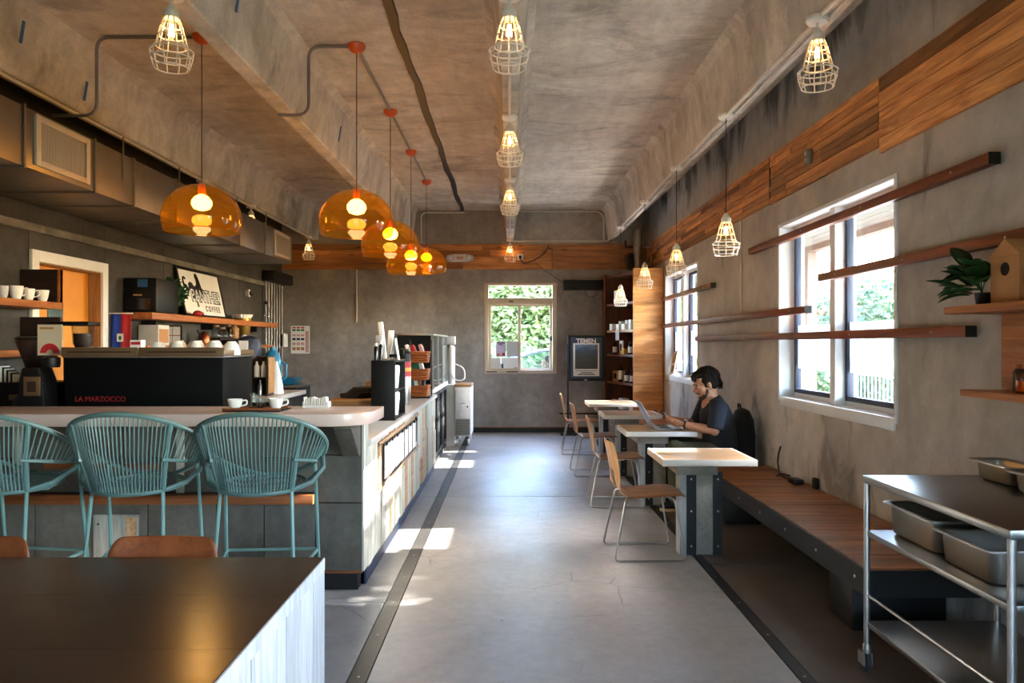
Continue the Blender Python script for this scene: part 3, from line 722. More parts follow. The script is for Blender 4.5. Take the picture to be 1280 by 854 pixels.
# ---- amber dome pendants
def dome(drop, D=0.545, H=0.345):
    r_ = root('dome_pendant', (0, 0, 0), 'x', 'pendant lamp', 'amber dome pendants over the bar')
    MB().lathe([(.062, 0), (.066, -.006), (.06, -.03), (.045, -.05), (.022, -.062), (.006, -.065)], n=28).build('canopy', m_orange_canopy, r_)
    zt = -.06-drop
    MB().cyl((0, 0, -.06), (0, 0, zt-.03), .0035, n=6).build('cord', m_cord, r_)
    R_ = D/2; prof = []
    for k in range(17):
        a = math.radians(6+k*6.6)        # from the crown, past the equator
        prof.append((R_*math.sin(a), zt-(H*.70)*(1-math.cos(a))))
    mb = MB(); mb.loft([[Vector((r*math.cos(2*math.pi*i/48), r*math.sin(2*math.pi*i/48), z)) for i in range(48)] for r, z in prof], caps=False)
    sh = mb.build('shade', m_amber, r_, sharp=80)
    rl, zl = prof[-1]
    MB().tube([(rl*math.cos(2*math.pi*i/48), rl*math.sin(2*math.pi*i/48), zl) for i in range(48)], .0035, 6, closed=True).build('rim', m_amber, sh)
    MB().lathe([(.006, zt+.012), (.024, zt+.004), (.026, zt-.06), (.02, zt-.075)], n=20).build('socket', m_orange_canopy, r_)
    MB().lathe([(.018, zt-.07), (.045, zt-.085), (.068, zt-.115), (.070, zt-.14), (.055, zt-.17), (.02, zt-.183)], n=24).build('bulb', m_globe, r_)
    L = bpy.data.lights.new('pendant_light', 'POINT'); L.energy = 2.0; L.color = (1.0, .62, .22); L.shadow_soft_size = .07
    lo = bpy.data.objects.new('pendant_light', L); COL.objects.link(lo); lo.parent = r_; lo.location = (0, 0, zt-.24)
    return r_
for x, y, d, lab in ((-2.19, 5.45, 1.0, 'amber dome pendant on the far left, over the coffee machine'), (-1.125, 5.62, 1.0, 'largest-looking amber dome pendant of the row under the orange rosettes, nearest'), (-1.125, 7.2, .97, 'second amber dome pendant of the row, behind the nearest'),
                     (-1.125, 8.7, 1.0, 'third amber dome pendant of the row, lowest in the picture'), (-1.125, 10.3, .84, 'last amber dome pendant of the row, towards the back wall')):
    o = dome(d); o['label'] = lab; place(o, (x, y, ZC))

# ---- conduits
def pipe(label, pts, r, m, r_b=.09, group=None, name='conduit'):
    return like(name, label, MB().tube(bend(pts, r_b), r, 10), m, 'pipe', group=group)
pipe('grey pipe linking the orange rosettes along the ceiling', [(-1.125, 5.62, ZC-.015), (-1.125, 10.3, ZC-.015)], .012, m_conduit_dk)
pipe('grey pipe bent over the left stem to the nearest row rosette', [(-1.125, 5.62, ZC-.015), (-1.475, 5.62, ZC-.015), (-1.475, 5.62, 3.125), (-1.70, 5.62, 3.125)], .012, m_conduit_dk)
pipe('grey pipe bent down the far-left stem from the single rosette', [(-2.19, 5.45, ZC-.015), (-2.935, 5.45, ZC-.015), (-2.935, 5.45, 3.07), (-3.25, 5.45, 3.07)], .012, m_conduit_dk)
pipe('grey pipe from the single rosette across to the left stem', [(-2.19, 5.45, ZC-.012), (-1.84, 5.45, ZC-.012)], .008, m_conduit_dk)
pipe('white pipe under the middle stem between its lamps', [(-0.005, 2.0, ZB-.012), (-0.005, 12.55, ZB-.012)], .012, m_conduit)
pipe('white pipe under the right stem between its lamps', [(1.60, 2.0, ZB-.012), (1.60, 12.4, ZB-.012), (1.60, 12.58, ZB-.012)], .012, m_conduit)
pipe('thinner second pipe running along the right stem edge', [(1.655, 2.0, ZB-.010), (1.655, 12.4, ZB-.010)], .009, m_conduit)
pipe('pipe under the far-left stem between its lamps', [(-3.19, 2.0, ZB-.012), (-3.19, 12.5, ZB-.012)], .012, m_conduit)
pipe('white pipe across the back wall just above the wooden band', [(0.0, YB-.015, ZB-.02), (1.60, YB-.015, ZB-.02)], .011, m_conduit)
pipe('white pipe along the top of the back wall, right bay', [(0.16, YB-.015, ZC-.02), (1.44, YB-.015, ZC-.02), (1.53, YB-.015, ZC-.1), (1.53, YB-.015, ZB)], .011, m_conduit, .1)
pipe('pale pipe framing the upper back wall in the left bay', [(-1.46, YB-.015, 3.1), (-1.46, YB-.015, ZC-.04), (-.75, YB-.015, ZC-.04)], .011, m_conduit)
pipe('thin vertical pipe on the right wall between the windows', [(XR-.012, 7.45, 2.64), (XR-.012, 7.45, 1.73)], .011, m_conduit)
pipe('pale vertical pipe on the back wall below the band', [(-2.52, YB-.012, 2.665), (-2.52, YB-.012, 1.80)], .012, m_conduit)
cb = root('conduit_bank', (XL+.05, 12.0, 1.0), 'bank of parallel steel pipes on the left wall near the corner', 'pipe')
for k in range(7): MB().cyl((XL+.05, 11.62+k*.135, .9), (XL+.05, 11.62+k*.135, 2.42), .016, n=10).build('conduit', m_conduit_dk, cb)
MB().box(XL+.03, XL+.2, 11.55, 12.55, 2.40, 2.56).build('junction_box', m_blackm, cb, bevel=.006)
o = root('security_camera', (XL+.06, 10.9, 2.2), 'small white dome camera on the left wall beside the pipes', 'camera')
MB().lathe([(.045, 0), (.055, .02), (.055, .05), (.03, .055)], (XL, 10.9, 2.17), 16, M=Matrix.Rotation(R(90), 3, 'Y')).build('housing', m_white, o)
MB().ball((XL+.065, 10.9, 2.17), .036).build('lens_dome', m_screen, o)

# ---- air duct
XD = -2.98
du = root('air_duct', (-3.36, 5, 2.54), 'long galvanised air duct along the left wall under the ceiling', 'duct')
cuts = [-2.5, -.9, .7, 2.3, 3.9, 4.7, 5.50, 6.07, 6.84, 7.62, 8.45, 9.30, 10.48]
for a, b in zip(cuts[:-1], cuts[1:]):
    s = MB().box(XL+.02, XD, a+.004, b-.004, 2.54, 2.91).build('duct_section', m_galv, du, bevel=.004)
for c in cuts[1:-1]:
    MB().box(XL+.02, XD+.012, c-.009, c+.009, 2.528, 2.92).build('seam_flange', m_galv, du)
for y in (5.9, 6.9, 8.35, 9.35): MB().cyl((XD+.006, y, 2.7), (XD+.006, y, 3.04), .006, n=6).build('hanger_rod', m_conduit_dk, du)
for y0, y1 in ((4.80, 5.42), (9.66, 10.34)):
    gr = MB().box(XD, XD+.02, y0, y0+.05, 2.57, 2.89).box(XD, XD+.02, y1-.05, y1, 2.57, 2.89).box(XD, XD+.02, y0+.05, y1-.05, 2.57, 2.61).box(XD, XD+.02, y0+.05, y1-.05, 2.85, 2.89).build('grille', m_grille, du, bevel=.003)
    mb = MB(); n = int((y1-y0-.1)/.018)
    for k in range(n):
        y = y0+.055+k*.018; mb.box(XD+.002, XD+.014, y, y+.007, 2.61, 2.85)
    o = mb.build('louvres', m_grille, gr); o['kind'] = 'stuff'
    MB().box(XD+.0005, XD+.0015, y0+.05, y1-.05, 2.61, 2.85).build('dark_backing', m_gap, gr)
tb = 0
for x, y, z, lab in ((-1.545, 4.35, 3.40, 'blue tape mark on the left stem, nearest'), (-1.545, 6.95, 3.35, 'blue tape mark on the left stem, further back'), (-3.11, 5.62, 3.30, 'blue tape mark on the far-left stem, below the bent pipe'), (-3.085, 4.85, 3.42, 'blue tape mark on the far-left stem, nearest')):
    M_ = Matrix.Translation((x, y, z)) @ Matrix.Rotation(R(9), 4, 'Y')
    like('tape_mark', lab, MB().box(-.001, .006, -.012, .012, -.07, .07, M_), m_bluetape, 'tape', group='blue tape marks on the stems')

# ---- fittings on the back wall
o = root('emergency_light', (-.82, YB-.06, 2.77), 'oval white emergency light with two round lamps on the back band', 'emergency light')
MB().prism([(-.82+.225*math.copysign(abs(math.cos(t))**.45, math.cos(t)), YB-.09, 2.85+.065*math.copysign(abs(math.sin(t))**.8, math.sin(t))) for t in [2*math.pi*k/32 for k in range(32)]], (0, .068, 0)).build('housing', m_white, o, bevel=.012, seg=3)
for x in (-.97, -.67):
    h = MB().lathe([(.055, 0), (.058, .02), (.05, .035)], (x, YB-.09, 2.85), 20, M=Matrix.Rotation(R(90), 3, 'X')).build('lamp_head', m_chrome, o)
    MB().lathe([(.045, 0), (.03, .008), (.002, .012)], (x, YB-.125, 2.85), 16, M=Matrix.Rotation(R(90), 3, 'X')).build('lens', m_alu, h)
MB().box(-.875, -.765, YB-.094, YB-.0895, 2.825, 2.875).build('label_plate', m_pink, o)
o = root('air_curtain', (1.19, YB-.08, 2.33), 'long black air curtain heater on the back wall beside the window', 'air curtain')
MB().box(.86, 1.53, YB-.15, YB-.001, 2.33, 2.49).build('housing', m_black, o, bevel=.015)
MB().box(.89, 1.50, YB-.155, YB-.148, 2.35, 2.375).build('outlet_slot', m_gap, o)
MB().tube(bend([(1.22, YB-.02, 2.33), (1.24, YB-.02, 2.24), (1.34, YB-.02, 2.20), (1.42, YB-.02, 2.26), (1.43, YB-.02, 2.33)], .05), .005, 6).build('cord', m_cord, o)
o = root('power_socket', (.16, YB-.05, 2.83), 'white wall socket with a black cable on the wooden back band', 'socket')
MB().box(.11, .21, YB-.06, YB-.02, 2.82, 2.92).build('plate', m_white, o, bevel=.008)
MB().box(.14, .18, YB-.10, YB-.058, 2.84, 2.89).build('plug', m_black, o, bevel=.006)
MB().tube(bend([(.16, YB-.09, 2.84), (.20, YB-.05, 2.76), (.36, YB-.03, 2.80), (.55, YB-.03, 2.92), (.64, YB-.03, 3.07)], .08), .009, 6).build('cable', m_cord, o)
like('thin_wire', 'thin dark wire sagging from the band to the air curtain', MB().tube([(.40, YB-.028, 2.79), (.55, YB-.03, 2.66), (.72, YB-.008, 2.55), (.87, YB-.02, 2.44)], .004, 6), m_cord, 'wire')
o = root('outlet_box', (XR-.04, 5.75, 2.85), 'small metal outlet box on the wooden band above the large window', 'outlet')
MB().box(XR-.06, XR-.02, 5.66, 5.73, 2.78, 2.89).build('box', m_conduit_dk, o, bevel=.004)
MB().box(XR-.064, XR-.058, 5.68, 5.71, 2.845, 2.875).box(XR-.064, XR-.058, 5.68, 5.71, 2.795, 2.825).build('receptacle', m_white, o)
o = root('vent_stack', (1.98, 11.9, 2.6), 'steel vent pipe with black brackets standing on top of the bookcase', 'pipe')
MB().cyl((1.98, 11.9, 2.6), (1.98, 11.9, 3.22), .075, n=20).build('pipe', m_galv, o)
for z in (2.75, 2.95): MB().lathe([(.076, z), (.085, z+.005), (.085, z+.03), (.076, z+.035)], (1.98, 11.9, 0), 20).build('clamp', m_conduit_dk, o)
for s in (-1, 1):
    for z in (2.72, 2.95):
        MB().tube(bend([(1.98+s*.08, 11.88, z), (1.98+s*.2, 11.88, z), (1.98+s*.2, 11.88, z+.1)], .03), .014, 8).build('bracket', m_chrome if s > 0 else m_blackm, o)
MB().box(1.83, 1.90, 11.85, 12.0, 2.6, 2.85).build('motor_box', m_black, o, bevel=.01)
# ================================================================ bar and counter
bar = root('bar_counter', (-2.4, 4.55, 0), 'long bar counter with grey-green panels and a pale rounded top', 'bar counter')
MB().box(-4.0+.26, -.87, 4.51, 4.62, .12, 1.0).build('core', m_gap, bar)
MB().box(-3.74, -.90, 4.53, 4.62, 0, .12).build('plinth', m_blackm, bar)
MB().box(-3.74, -.87, 4.50, 4.515, .105, .12).build('plinth_strip', m_footrail, bar)
def pan(x0, x1, z0, z1, y=4.49): MB().box(x0+.003, x1-.003, y, 4.512, z0+.003, z1-.003).build('panel', m_bar_panel, bar, bevel=.002, seg=1)
xs = [-3.74, -3.25, -2.78, -2.12, -1.72, -1.44, -1.14]
for i, (a, b) in enumerate(zip(xs[:-1], xs[1:])):
    pan(a, b, .12, .52)
    if i % 2: pan(a, b, .58, .78); pan(a, b, .78, 1.0)
    else: pan(a, b, .58, 1.0)
pan(-1.14, -.862, .12, .52); pan(-1.14, -.862, .52, .80); pan(-1.14, -.862, .80, 1.0)
for a in (-1.95, -2.9): MB().box(a, a+.045, 4.478, 4.50, .58, 1.0).build('batten', m_recl, bar, bevel=.002)
MB().box(-2.72, -2.0, 4.47, 4.50, .72, .755).build('inset_rail', m_footrail, bar, bevel=.003)
MB().box(-.868, -.856, 4.49, 4.63, .12, 1.0).build('end_panel', m_recl, bar)
MB().box(-3.74, -1.14, 4.435, 4.49, .52, .575).build('foot_rail', m_footrail, bar, bevel=.004)
hp = MB().box(-2.43, -2.165, 4.472, 4.49, .17, .455).build('access_panel', m_recl, bar, bevel=.003)
MB().box(-2.235, -2.175, 4.466, 4.474, .17, .44).build('panel_strip', m_recl_tan, hp)
MB().ball((-2.40, 4.47, .40), .006).build('screw', m_blackm, hp)
for x in (-.975, -2.35, -3.55):
    MB().prism([(x, 4.49, 1.0), (x, 4.22, 1.0), (x, 4.22, .985), (x, 4.45, .80), (x, 4.49, .80)], (.10, 0, 0)).build('bracket', m_bar_panel, bar, bevel=.003)
poly = [(-3.74, 4.14), (-.99, 4.14)] + [(-.99+.22*math.sin(a), 4.36-.22*math.cos(a)) for a in [math.pi/2*k/10 for k in range(1, 11)]] + [(-.77, 4.68), (-3.74, 4.68)]
MB().prism([(x, y, 1.003) for x, y in poly], (0, 0, .067)).build('bar_top', m_bar_top, bar, bevel=.004)

ct = root('service_counter', (-1.3, 7.0, 0), 'low service counter clad in reclaimed boards behind the bar', 'counter')
MB().prism([(x, y, .835) for x, y in [(-3.1, 4.625), (-.84, 4.625), (-.84, 8.82), (-1.62, 8.82), (-1.62, 5.5), (-3.1, 5.5)]], (0, 0, .038)).build('worktop', m_counter, ct, bevel=.003)
MB().box(-1.6, -.885, 4.64, 8.8, .0, .834).box(-3.1, -1.6, 4.64, 5.45, 0, .834).build('carcass', m_gap, ct)
MB().box(-.90, -.872, 4.64, 8.8, 0, .10).build('plinth', m_navy, ct)
rnd = random.Random(21); y = 4.64
while y < 8.75:
    wd = rnd.choice([.10, .13, .17, .22, .15]); b = min(y+wd, 8.8)
    if 8.8-b < .06: b = 8.8
    cutz = [.10] + sorted(rnd.sample([.25, .36, .47, .58, .66], rnd.choice([0, 1, 1, 2]))) + [.832]
    for z0, z1 in zip(cutz[:-1], cutz[1:]):
        d = rnd.uniform(0, .012)
        MB().box(-.886, -.864+d, y+.0015, b-.0015, z0+.0015, z1-.0015).build('board', m_recl_tan if rnd.random() < .14 else m_recl, ct)
    y = b
# clipboards in a row on the counter side
MB().box(-.866, -.846, 4.98, 7.12, .49, .515).box(-.866, -.846, 4.98, 5.06, .515, .80).box(-.866, -.846, 4.98, 7.12, .785, .81).build('hanging_board', m_recl_tan, ct, bevel=.003)
for k in range(8):
    y0 = 5.10+k*.245
    c = root('clipboard', (-.835, y0+.11, .53), 'x', 'clipboard', 'menu clipboards on the counter side')
    c['label'] = ['white menu clipboard on the counter side, nearest the bar', 'second menu clipboard from the bar', 'third menu clipboard from the bar', 'fourth menu clipboard from the bar', 'fifth menu clipboard from the bar', 'sixth menu clipboard from the bar, second last', 'last full menu clipboard in the row', 'dark narrow clipboard at the far end of the row'][k]
    if k < 7:
        MB().box(-.844, -.838, y0, y0+.225, .525, .785).build('backing', m_dkwood, c)
        MB().box(-.837, -.8355, y0+.012, y0+.205, .55, .765).build('menu_sheet', m_paper, c)
    else: MB().box(-.844, -.838, y0, y0+.08, .58, .80).build('backing', m_dkwood, c)
    MB().box(-.838, -.828, y0+.08 if k < 7 else y0+.02, y0+.14 if k < 7 else y0+.06, .762, .790).build('clip', m_blackm, c, bevel=.003)

# ================================================================ stools
def hoopO(t):
    return Vector((.315*math.sin(t), -.01-.265*math.cos(t)*(1 if math.cos(t) > 0 else .93), .745+.375*((1+math.cos(t))/2)**.8))
def ringS(t): return Vector((.215*math.sin(t), .0-.205*math.cos(t), .745-.015*math.cos(t)))
def make_stool():
    r_ = root('bar_stool', (0, 0, 0), 'x', 'stool', 'turquoise corded stools at the bar')
    N = 48
    fr = MB().tube([hoopO(2*math.pi*k/N) for k in range(N)], .0125, 8, closed=True)
    fr.tube([ringS(2*math.pi*k/N) for k in range(N)], .0105, 8, closed=True)
    tp = R(47)
    for s in (-1, 1):
        fr.tube([hoopO(s*tp), hoopO(s*tp)*.5+ringS(s*R(52))*.5+Vector((0, -.012, 0)), ringS(s*R(52))], .0135, 8)
        fr.tube([ringS(s*R(52)), Vector((s*.255, -.06, .765)), Vector((s*.295, .04, .82)), hoopO(s*R(118))], .012, 8)
    fr.build('hoop_frame', m_teal, r_)
    def armA(s, t):
        q = hoopO(s*t); k_ = max(0.0, min(1.0, (R(137)-t)/R(30)))**.6      # inner loop: level from the post, closing on the rim at the front
        z_ = .895-.07*(t-R(50))/R(87)
        return Vector((q.x-s*.050*k_, q.y-.012*k_, q.z+(z_-q.z)*k_))
    for s in (-1, 1): MB().tube([armA(s, R(50+k*5)) for k in range(18)], .009, 6).build('arm_loop', m_teal, r_)
    cd = MB(); cr = .0042
    for k in range(26):
        t = R(-47+94*k/25); a, b = hoopO(t), ringS(t*1.12); m_ = (a+b)/2+Vector((0, -.012, 0)); cd.tube([a, m_, b], cr, 4, caps=False)
    for s in (-1, 1):
        for k in range(16):
            t = R(50+k*5.2); cd.tube([hoopO(s*t), armA(s, t+R(1.5))], cr, 4, caps=False)
        for k in range(9):
            t = R(52+k*7); cd.tube([ringS(s*t), Vector((s*(.245+.05*k/8), -.08+.12*k/8, .76+.07*k/8))], cr, 4, caps=False)
    for k in range(24):
        x = -.195+.39*k/23; yy = .205*math.sqrt(max(0, 1-(x/.215)**2))
        cd.tube([(x, -yy, .735), (x*.97, 0, .722), (x, yy, .757)], cr, 4, caps=False)
    o = cd.build('woven_cords', m_teal, r_); o['kind'] = 'stuff'
    feet = {}
    for s in (-1, 1):
        p0 = ringS(s*R(52)); p1 = Vector((s*.205, -.215, 0)); MB().tube([p0, p1], .0095, 8).build('leg', m_teal_frame, r_)
        q0 = hoopO(s*R(133)); q1 = Vector((s*.245, .245, 0)); MB().tube([q0, q1], .0095, 8).build('leg', m_teal_frame, r_)
        feet[s] = (p0.lerp(p1, .56), q0.lerp(q1, .565))
    MB().tube(bend([feet[-1][0], feet[-1][1], feet[1][1], feet[1][0]], .03), .0085, 8).build('foot_rest', m_teal_frame, r_)
    return r_
st0 = make_stool()
for i, (x, y, a, lab) in enumerate([(-1.245, 3.86, 4, 'turquoise corded bar stool nearest the end of the bar'), (-1.865, 3.86, 2, 'turquoise corded bar stool in the middle of the three'), (-2.50, 3.88, -8, 'turquoise corded bar stool cut by the left edge of the picture')]):
    o = st0 if i == 0 else copy_tree(st0); place(o, (x, y, 0), R(a)); o['label'] = lab

# ================================================================ near table
nt = root('communal_table', (-1.5, 1.4, 0), 'big dark-topped table with pale board end in the foreground', 'table')
for k in range(6): MB().box(-2.6, -.615, .25+k*.3783, .25+(k+1)*.3783-.001, .708, .75).build('plank', m_darktop, nt)
for k in range(16):
    y0 = .25+k*.1419; MB().box(-.655+.001*(k % 3), -.612+.002*(k % 2), y0+.001, y0+.1409, 0, .7075).build('board', m_pale_board, nt)
MB().box(-.6135, -.6085, .25, 2.52, .708, .748).build('edge_band', m_pale_board, nt)
MB().box(-2.6, -2.54, .25, 2.52, 0, .7075).build('end_panel', m_pale_board, nt)

# ================================================================ plywood chairs (facing +x)
def chair(m_back, m_seat):
    r_ = root('plywood_chair', (0, 0, 0), 'x', 'chair')
    # profile in x,z from the seat front to the top of the back
    prof = [(.245, .425), (.235, .440), (.18, .447), (.08, .440), (-.02, .432), (-.10, .432), (-.155, .438), (-.188, .458), (-.205, .49), (-.214, .53), (-.222, .58), (-.232, .64), (-.245, .71), (-.258, .765), (-.266, .792)]
    half = [.185, .20, .212, .215, .212, .205, .196, .185, .178, .176, .180, .188, .192, .184, .155]
    nu = 12; rows_ = []
    for (x, z), h in zip(prof, half):
        row = []
        for k in range(nu+1):
            u = -1+2*k/nu; back = z > .5
            row.append((x+(.018*u*u if back else 0), h*u, z+(0 if back else -.012*u*u+.004)))
        rows_.append(row)
    i0 = 6
    def slot(i, k): return i in (7, 8, 9) and 4 <= k <= 7
    MB().grid(rows_[:i0+1]).build('seat', m_seat, r_, solid=.011, subsurf=1)
    MB().grid(rows_[i0:], lambda i, k: slot(i+i0, k)).build('backrest', m_back, r_, solid=.011, subsurf=1)
    for s in (-1, 1):
        y = s*.225
        pts = [(-.06, s*.12, .418), (-.145, s*.16, .418), (-.165, s*.19, .405), (-.245, y, .012), (.235, y, .012), (.165, s*.195, .405), (.13, s*.16, .422), (.06, s*.12, .424)]
        MB().tube(bend(pts, .035, 4), .0075, 8).build('sled_leg', m_chrome, r_)
    MB().box(-.07, .07, -.14, .14, .410, .422).build('seat_bracket', m_chrome, r_)
    return r_
ch0 = chair(m_ply, m_ply_seat)
for i, (x, y, a, lab) in enumerate([(.925, 5.32, 3, 'pale plywood chair at the nearest wall table, first of the row'), (.955, 7.0, -2, 'plywood chair opposite the man with the laptop'), (.93, 8.57, 2, 'third plywood chair along the row of small tables'), (.92, 10.2, -3, 'plywood chair at the farthest table, by the poster stand')]):
    o = ch0 if i == 0 else copy_tree(ch0); place(o, (x, y, 0), R(a)); o['label'] = lab; o['group'] = 'plywood chairs at the small tables'
ch1 = chair(m_ply_red, m_ply_red)
for i, (x, lab) in enumerate([(-1.18, 'reddish plywood chair tucked behind the dark table, in the middle'), (-1.82, 'reddish plywood chair behind the dark table, at the left edge')]):
    o = ch1 if i == 0 else copy_tree(ch1); place(o, (x, 2.375, 0), R(-90)); o['label'] = lab; o['group'] = 'chairs tucked behind the dark table'

# ================================================================ small tables
def small_table():
    r_ = root('cafe_table', (0, 0, 0), 'x', 'table', 'small tables along the bench')
    x0, x1, y0, y1 = -.31, .31, -.29, .29
    MB().box(x0, x1, y0, y0+.022, .648, .69).box(x0, x1, y1-.022, y1, .648, .69).box(x0, x0+.022, y0+.022, y1-.022, .648, .69).box(x1-.022, x1, y0+.022, y1-.022, .648, .69).build('edge_frame', m_edge, r_, bevel=.002)
    for k in range(3):
        w_ = (y1-y0-.044)/3; MB().box(x0+.022, x1-.022, y0+.022+k*w_+.0008, y0+.022+(k+1)*w_-.0008, .652, .689).build('plank', m_ttop, r_)
    MB().box(-.19, .08, -.17, .24, .572, .647).build('apron_block', m_pillar, r_, bevel=.003)
    MB().box(-.03, .085, -.03, .07, 0, .571).build('pillar', m_pillar, r_, bevel=.003)
    MB().box(-.145, -.10, -.04, .09, 0, .571).build('side_board', m_pale_board, r_)
    for a, b in ((-.099, -.031), (.086, .15)):
        p = MB().box(a, b, -.036, -.026, 0, .57).box(a if a > 0 else b-.010, a+.010 if a > 0 else b, -.026, .06, 0, .57).build('steel_angle', m_blackm, r_)
        sc2 = MB()
        for z in (.06, .30, .52): sc2.lathe([(.007, 0), (.005, .003), (.001, .004)], ((a+b)/2, -.036, z), 8, M=Matrix.Rotation(R(90), 3, 'X'))
        q = sc2.build('bolt', m_chrome, p); q['kind'] = 'stuff'
    return r_
ta0 = small_table()
for i, (y, lab) in enumerate([(5.31, 'small wood-topped table with pale edges, nearest along the bench'), (6.92, 'small table carrying the laptop'), (8.45, 'third small table along the bench, beyond the laptop'), (10.03, 'farthest small table, in front of the bookcase')]):
    o = ta0 if i == 0 else copy_tree(ta0); place(o, (1.308, y, 0)); o['label'] = lab

# ================================================================ bench
be = root('slatted_bench', (1.96, 7, 0), 'long wooden slatted bench with black steel edge along the right wall', 'bench')
rnd = random.Random(9); y = 3.61
while y < 10.95:
    w_ = rnd.choice([.062, .085, .10, .075]); b = min(y+w_, 11.0)
    dz = rnd.uniform(-.002, .002)
    MB().box(1.682, XR-.004, y+.001, b-.001, .355, .392+dz).build('slat', m_bench, be); y = b
MB().box(1.668, 1.681, 3.60, 11.0, .262, .388).build('fascia', m_blackm, be)
MB().box(1.668, XR-.003, 3.590, 3.604, .262, .388).build('end_plate', m_blackm, be)
sc2 = MB()
for k in range(16): sc2.lathe([(.009, 0), (.007, .004), (.001, .006)], (1.668, 3.72+k*.47, .325), 8, M=Matrix.Rotation(R(-90), 3, 'Y'))
o = sc2.build('bolt', m_chrome, be); o['kind'] = 'stuff'
for yb in (3.86, 6.15, 8.4, 10.5):
    MB().box(1.72, 2.2, yb, yb+.3, 0, .262).build('plinth_block', m_black, be, bevel=.02)
MB().box(1.70, 2.22, 3.63, 10.98, .30, .354).build('bearer', m_gap, be)

# ================================================================ steel trolley
tr = root('steel_trolley', (1.87, 2.9, 0), 'stainless steel three-tier trolley on castors, right foreground', 'trolley')
tx0, tx1, ty0, ty1 = 1.555, 2.16, 2.39, 3.40
MB().box(tx0, tx1, ty0, ty1, .838, .87).build('top', m_steel_y, tr, bevel=.006)
for z in (.605, .205): MB().box(tx0+.012, tx1-.012, ty0+.012, ty1-.012, z, z+.025).build('shelf', m_steel_y, tr, bevel=.004)
for x in (tx0+.016, tx1-.016):
    for y in (ty0+.016, ty1-.016):
        lg = MB().cyl((x, y, .11), (x, y, .838), .0135, n=14).build('leg', m_chrome, tr)
        MB().lathe([(.017, .09), (.017, .125), (.0135, .13)], (x, y, 0), 14).build('collar', m_conduit_dk, lg)
        ca = MB().tube([(x, y, .10), (x, y+.01, .085)], .012, 8).box(x-.020, x-.014, y-.012, y+.045, .035, .088).box(x+.014, x+.020, y-.012, y+.045, .035, .088).build('castor', m_conduit_dk, tr)
        MB().lathe([(.02, -.012), (.044, -.012), (.05, -.006), (.05, .006), (.044, .012), (.02, .012)], (x, y+.022, .05), 20, M=Matrix.Rotation(R(90), 3, 'Y')).build('wheel', m_rubber, ca)
for x in (tx0+.016, tx1-.016): MB().cyl((x, ty0+.016, .345), (x, ty1-.016, .345), .0065, n=8).build('rail', m_chrome, tr)
def steel_pan(label, x0, x1, y0, y1, z0, z1):
    """open steel pan with a rolled rim, tapering to its floor"""
    def rr(a, b, c, d, r, z):
        out = []
        for cx_, cy_, s in ((b-r, d-r, 0), (a+r, d-r, 90), (a+r, c+r, 180), (b-r, c+r, 270)):
            for k in range(5): t_ = R(s+k*22.5); out.append((cx_+r*math.cos(t_), cy_+r*math.sin(t_), z))
        return out
    i = .022
    rg = [rr(x0+i+.02, x1-i-.02, y0+i+.02, y1-i-.02, .03, z0), rr(x0+i+.006, x1-i-.006, y0+i+.006, y1-i-.006, .035, z0+.012), rr(x0+i, x1-i, y0+i, y1-i, .035, z1-.012), rr(x0+i-.004, x1-i+.004, y0+i-.004, y1-i+.004, .035, z1-.003), rr(x0, x1, y0, y1, .035, z1), rr(x0-.002, x1+.002, y0-.002, y1+.002, .035, z1-.008)]
    r_ = root('steel_pan', ((x0+x1)/2, (y0+y1)/2, z0), label, 'pan', 'steel pans on the trolley')
    mb = MB(); mb.loft(rg, caps=False); mb.f.append(tuple(range(20))[::-1])
    mb.build('body', m_pan, r_, solid=.0015, sharp=60)
    MB().tube(rr(x0, x1, y0, y1, .035, z1-.004), .004, 6, closed=True).build('rim', m_chrome, r_)
    return r_
steel_pan('large steel pan on the middle trolley shelf, nearer one', 1.60, 2.12, 2.56, 2.93, .631, .755)
steel_pan('large steel pan on the middle trolley shelf, further one', 1.62, 2.12, 2.95, 3.36, .631, .765)
steel_pan('small steel pan on the trolley top, further one', 1.985, 2.15, 3.06, 3.35, .871, .955)
steel_pan('small steel pan on the trolley top, nearer one', 1.95, 2.15, 2.77, 3.04, .871, .955)

# ================================================================ red-brown rails on the right wall
for y0, y1, z, lab in ((3.51, 7.06, 2.30, 'topmost dark red wooden rail crossing the large window'), (2.2, 5.47, 1.92, 'dark red wooden rail passing above the bird house shelf'), (8.38, 11.1, 2.09, 'upper red-brown rail across the far window'), (5.71, 11.1, 1.706, 'lower red-brown rail across the far window'), (3.69, 9.1, 1.51, 'lowest long red-brown rail crossing the large window')):
    r_ = root('wooden_rail', (XR-.03, (y0+y1)/2, z-.03), lab, 'rail', 'red-brown wooden rails on the right wall')
    MB().box(XR-.065, XR-.012, y0, y1, z-.027, z+.027).build('rail', m_red_rail, r_, bevel=.003)
    MB().box(XR-.066, XR-.011, y0-.004, y0, z-.028, z+.028).build('end_cap', m_blackm, r_)
    sc2 = MB(); n = max(2, int((y1-y0)/.8))
    for k in range(n): sc2.cyl((XR-.065, y0+.3+k*(y1-y0-.6)/(n-1), z), (XR-.068, y0+.3+k*(y1-y0-.6)/(n-1), z), .006, n=8)
    o = sc2.build('screw', m_chrome, r_); o['kind'] = 'stuff'

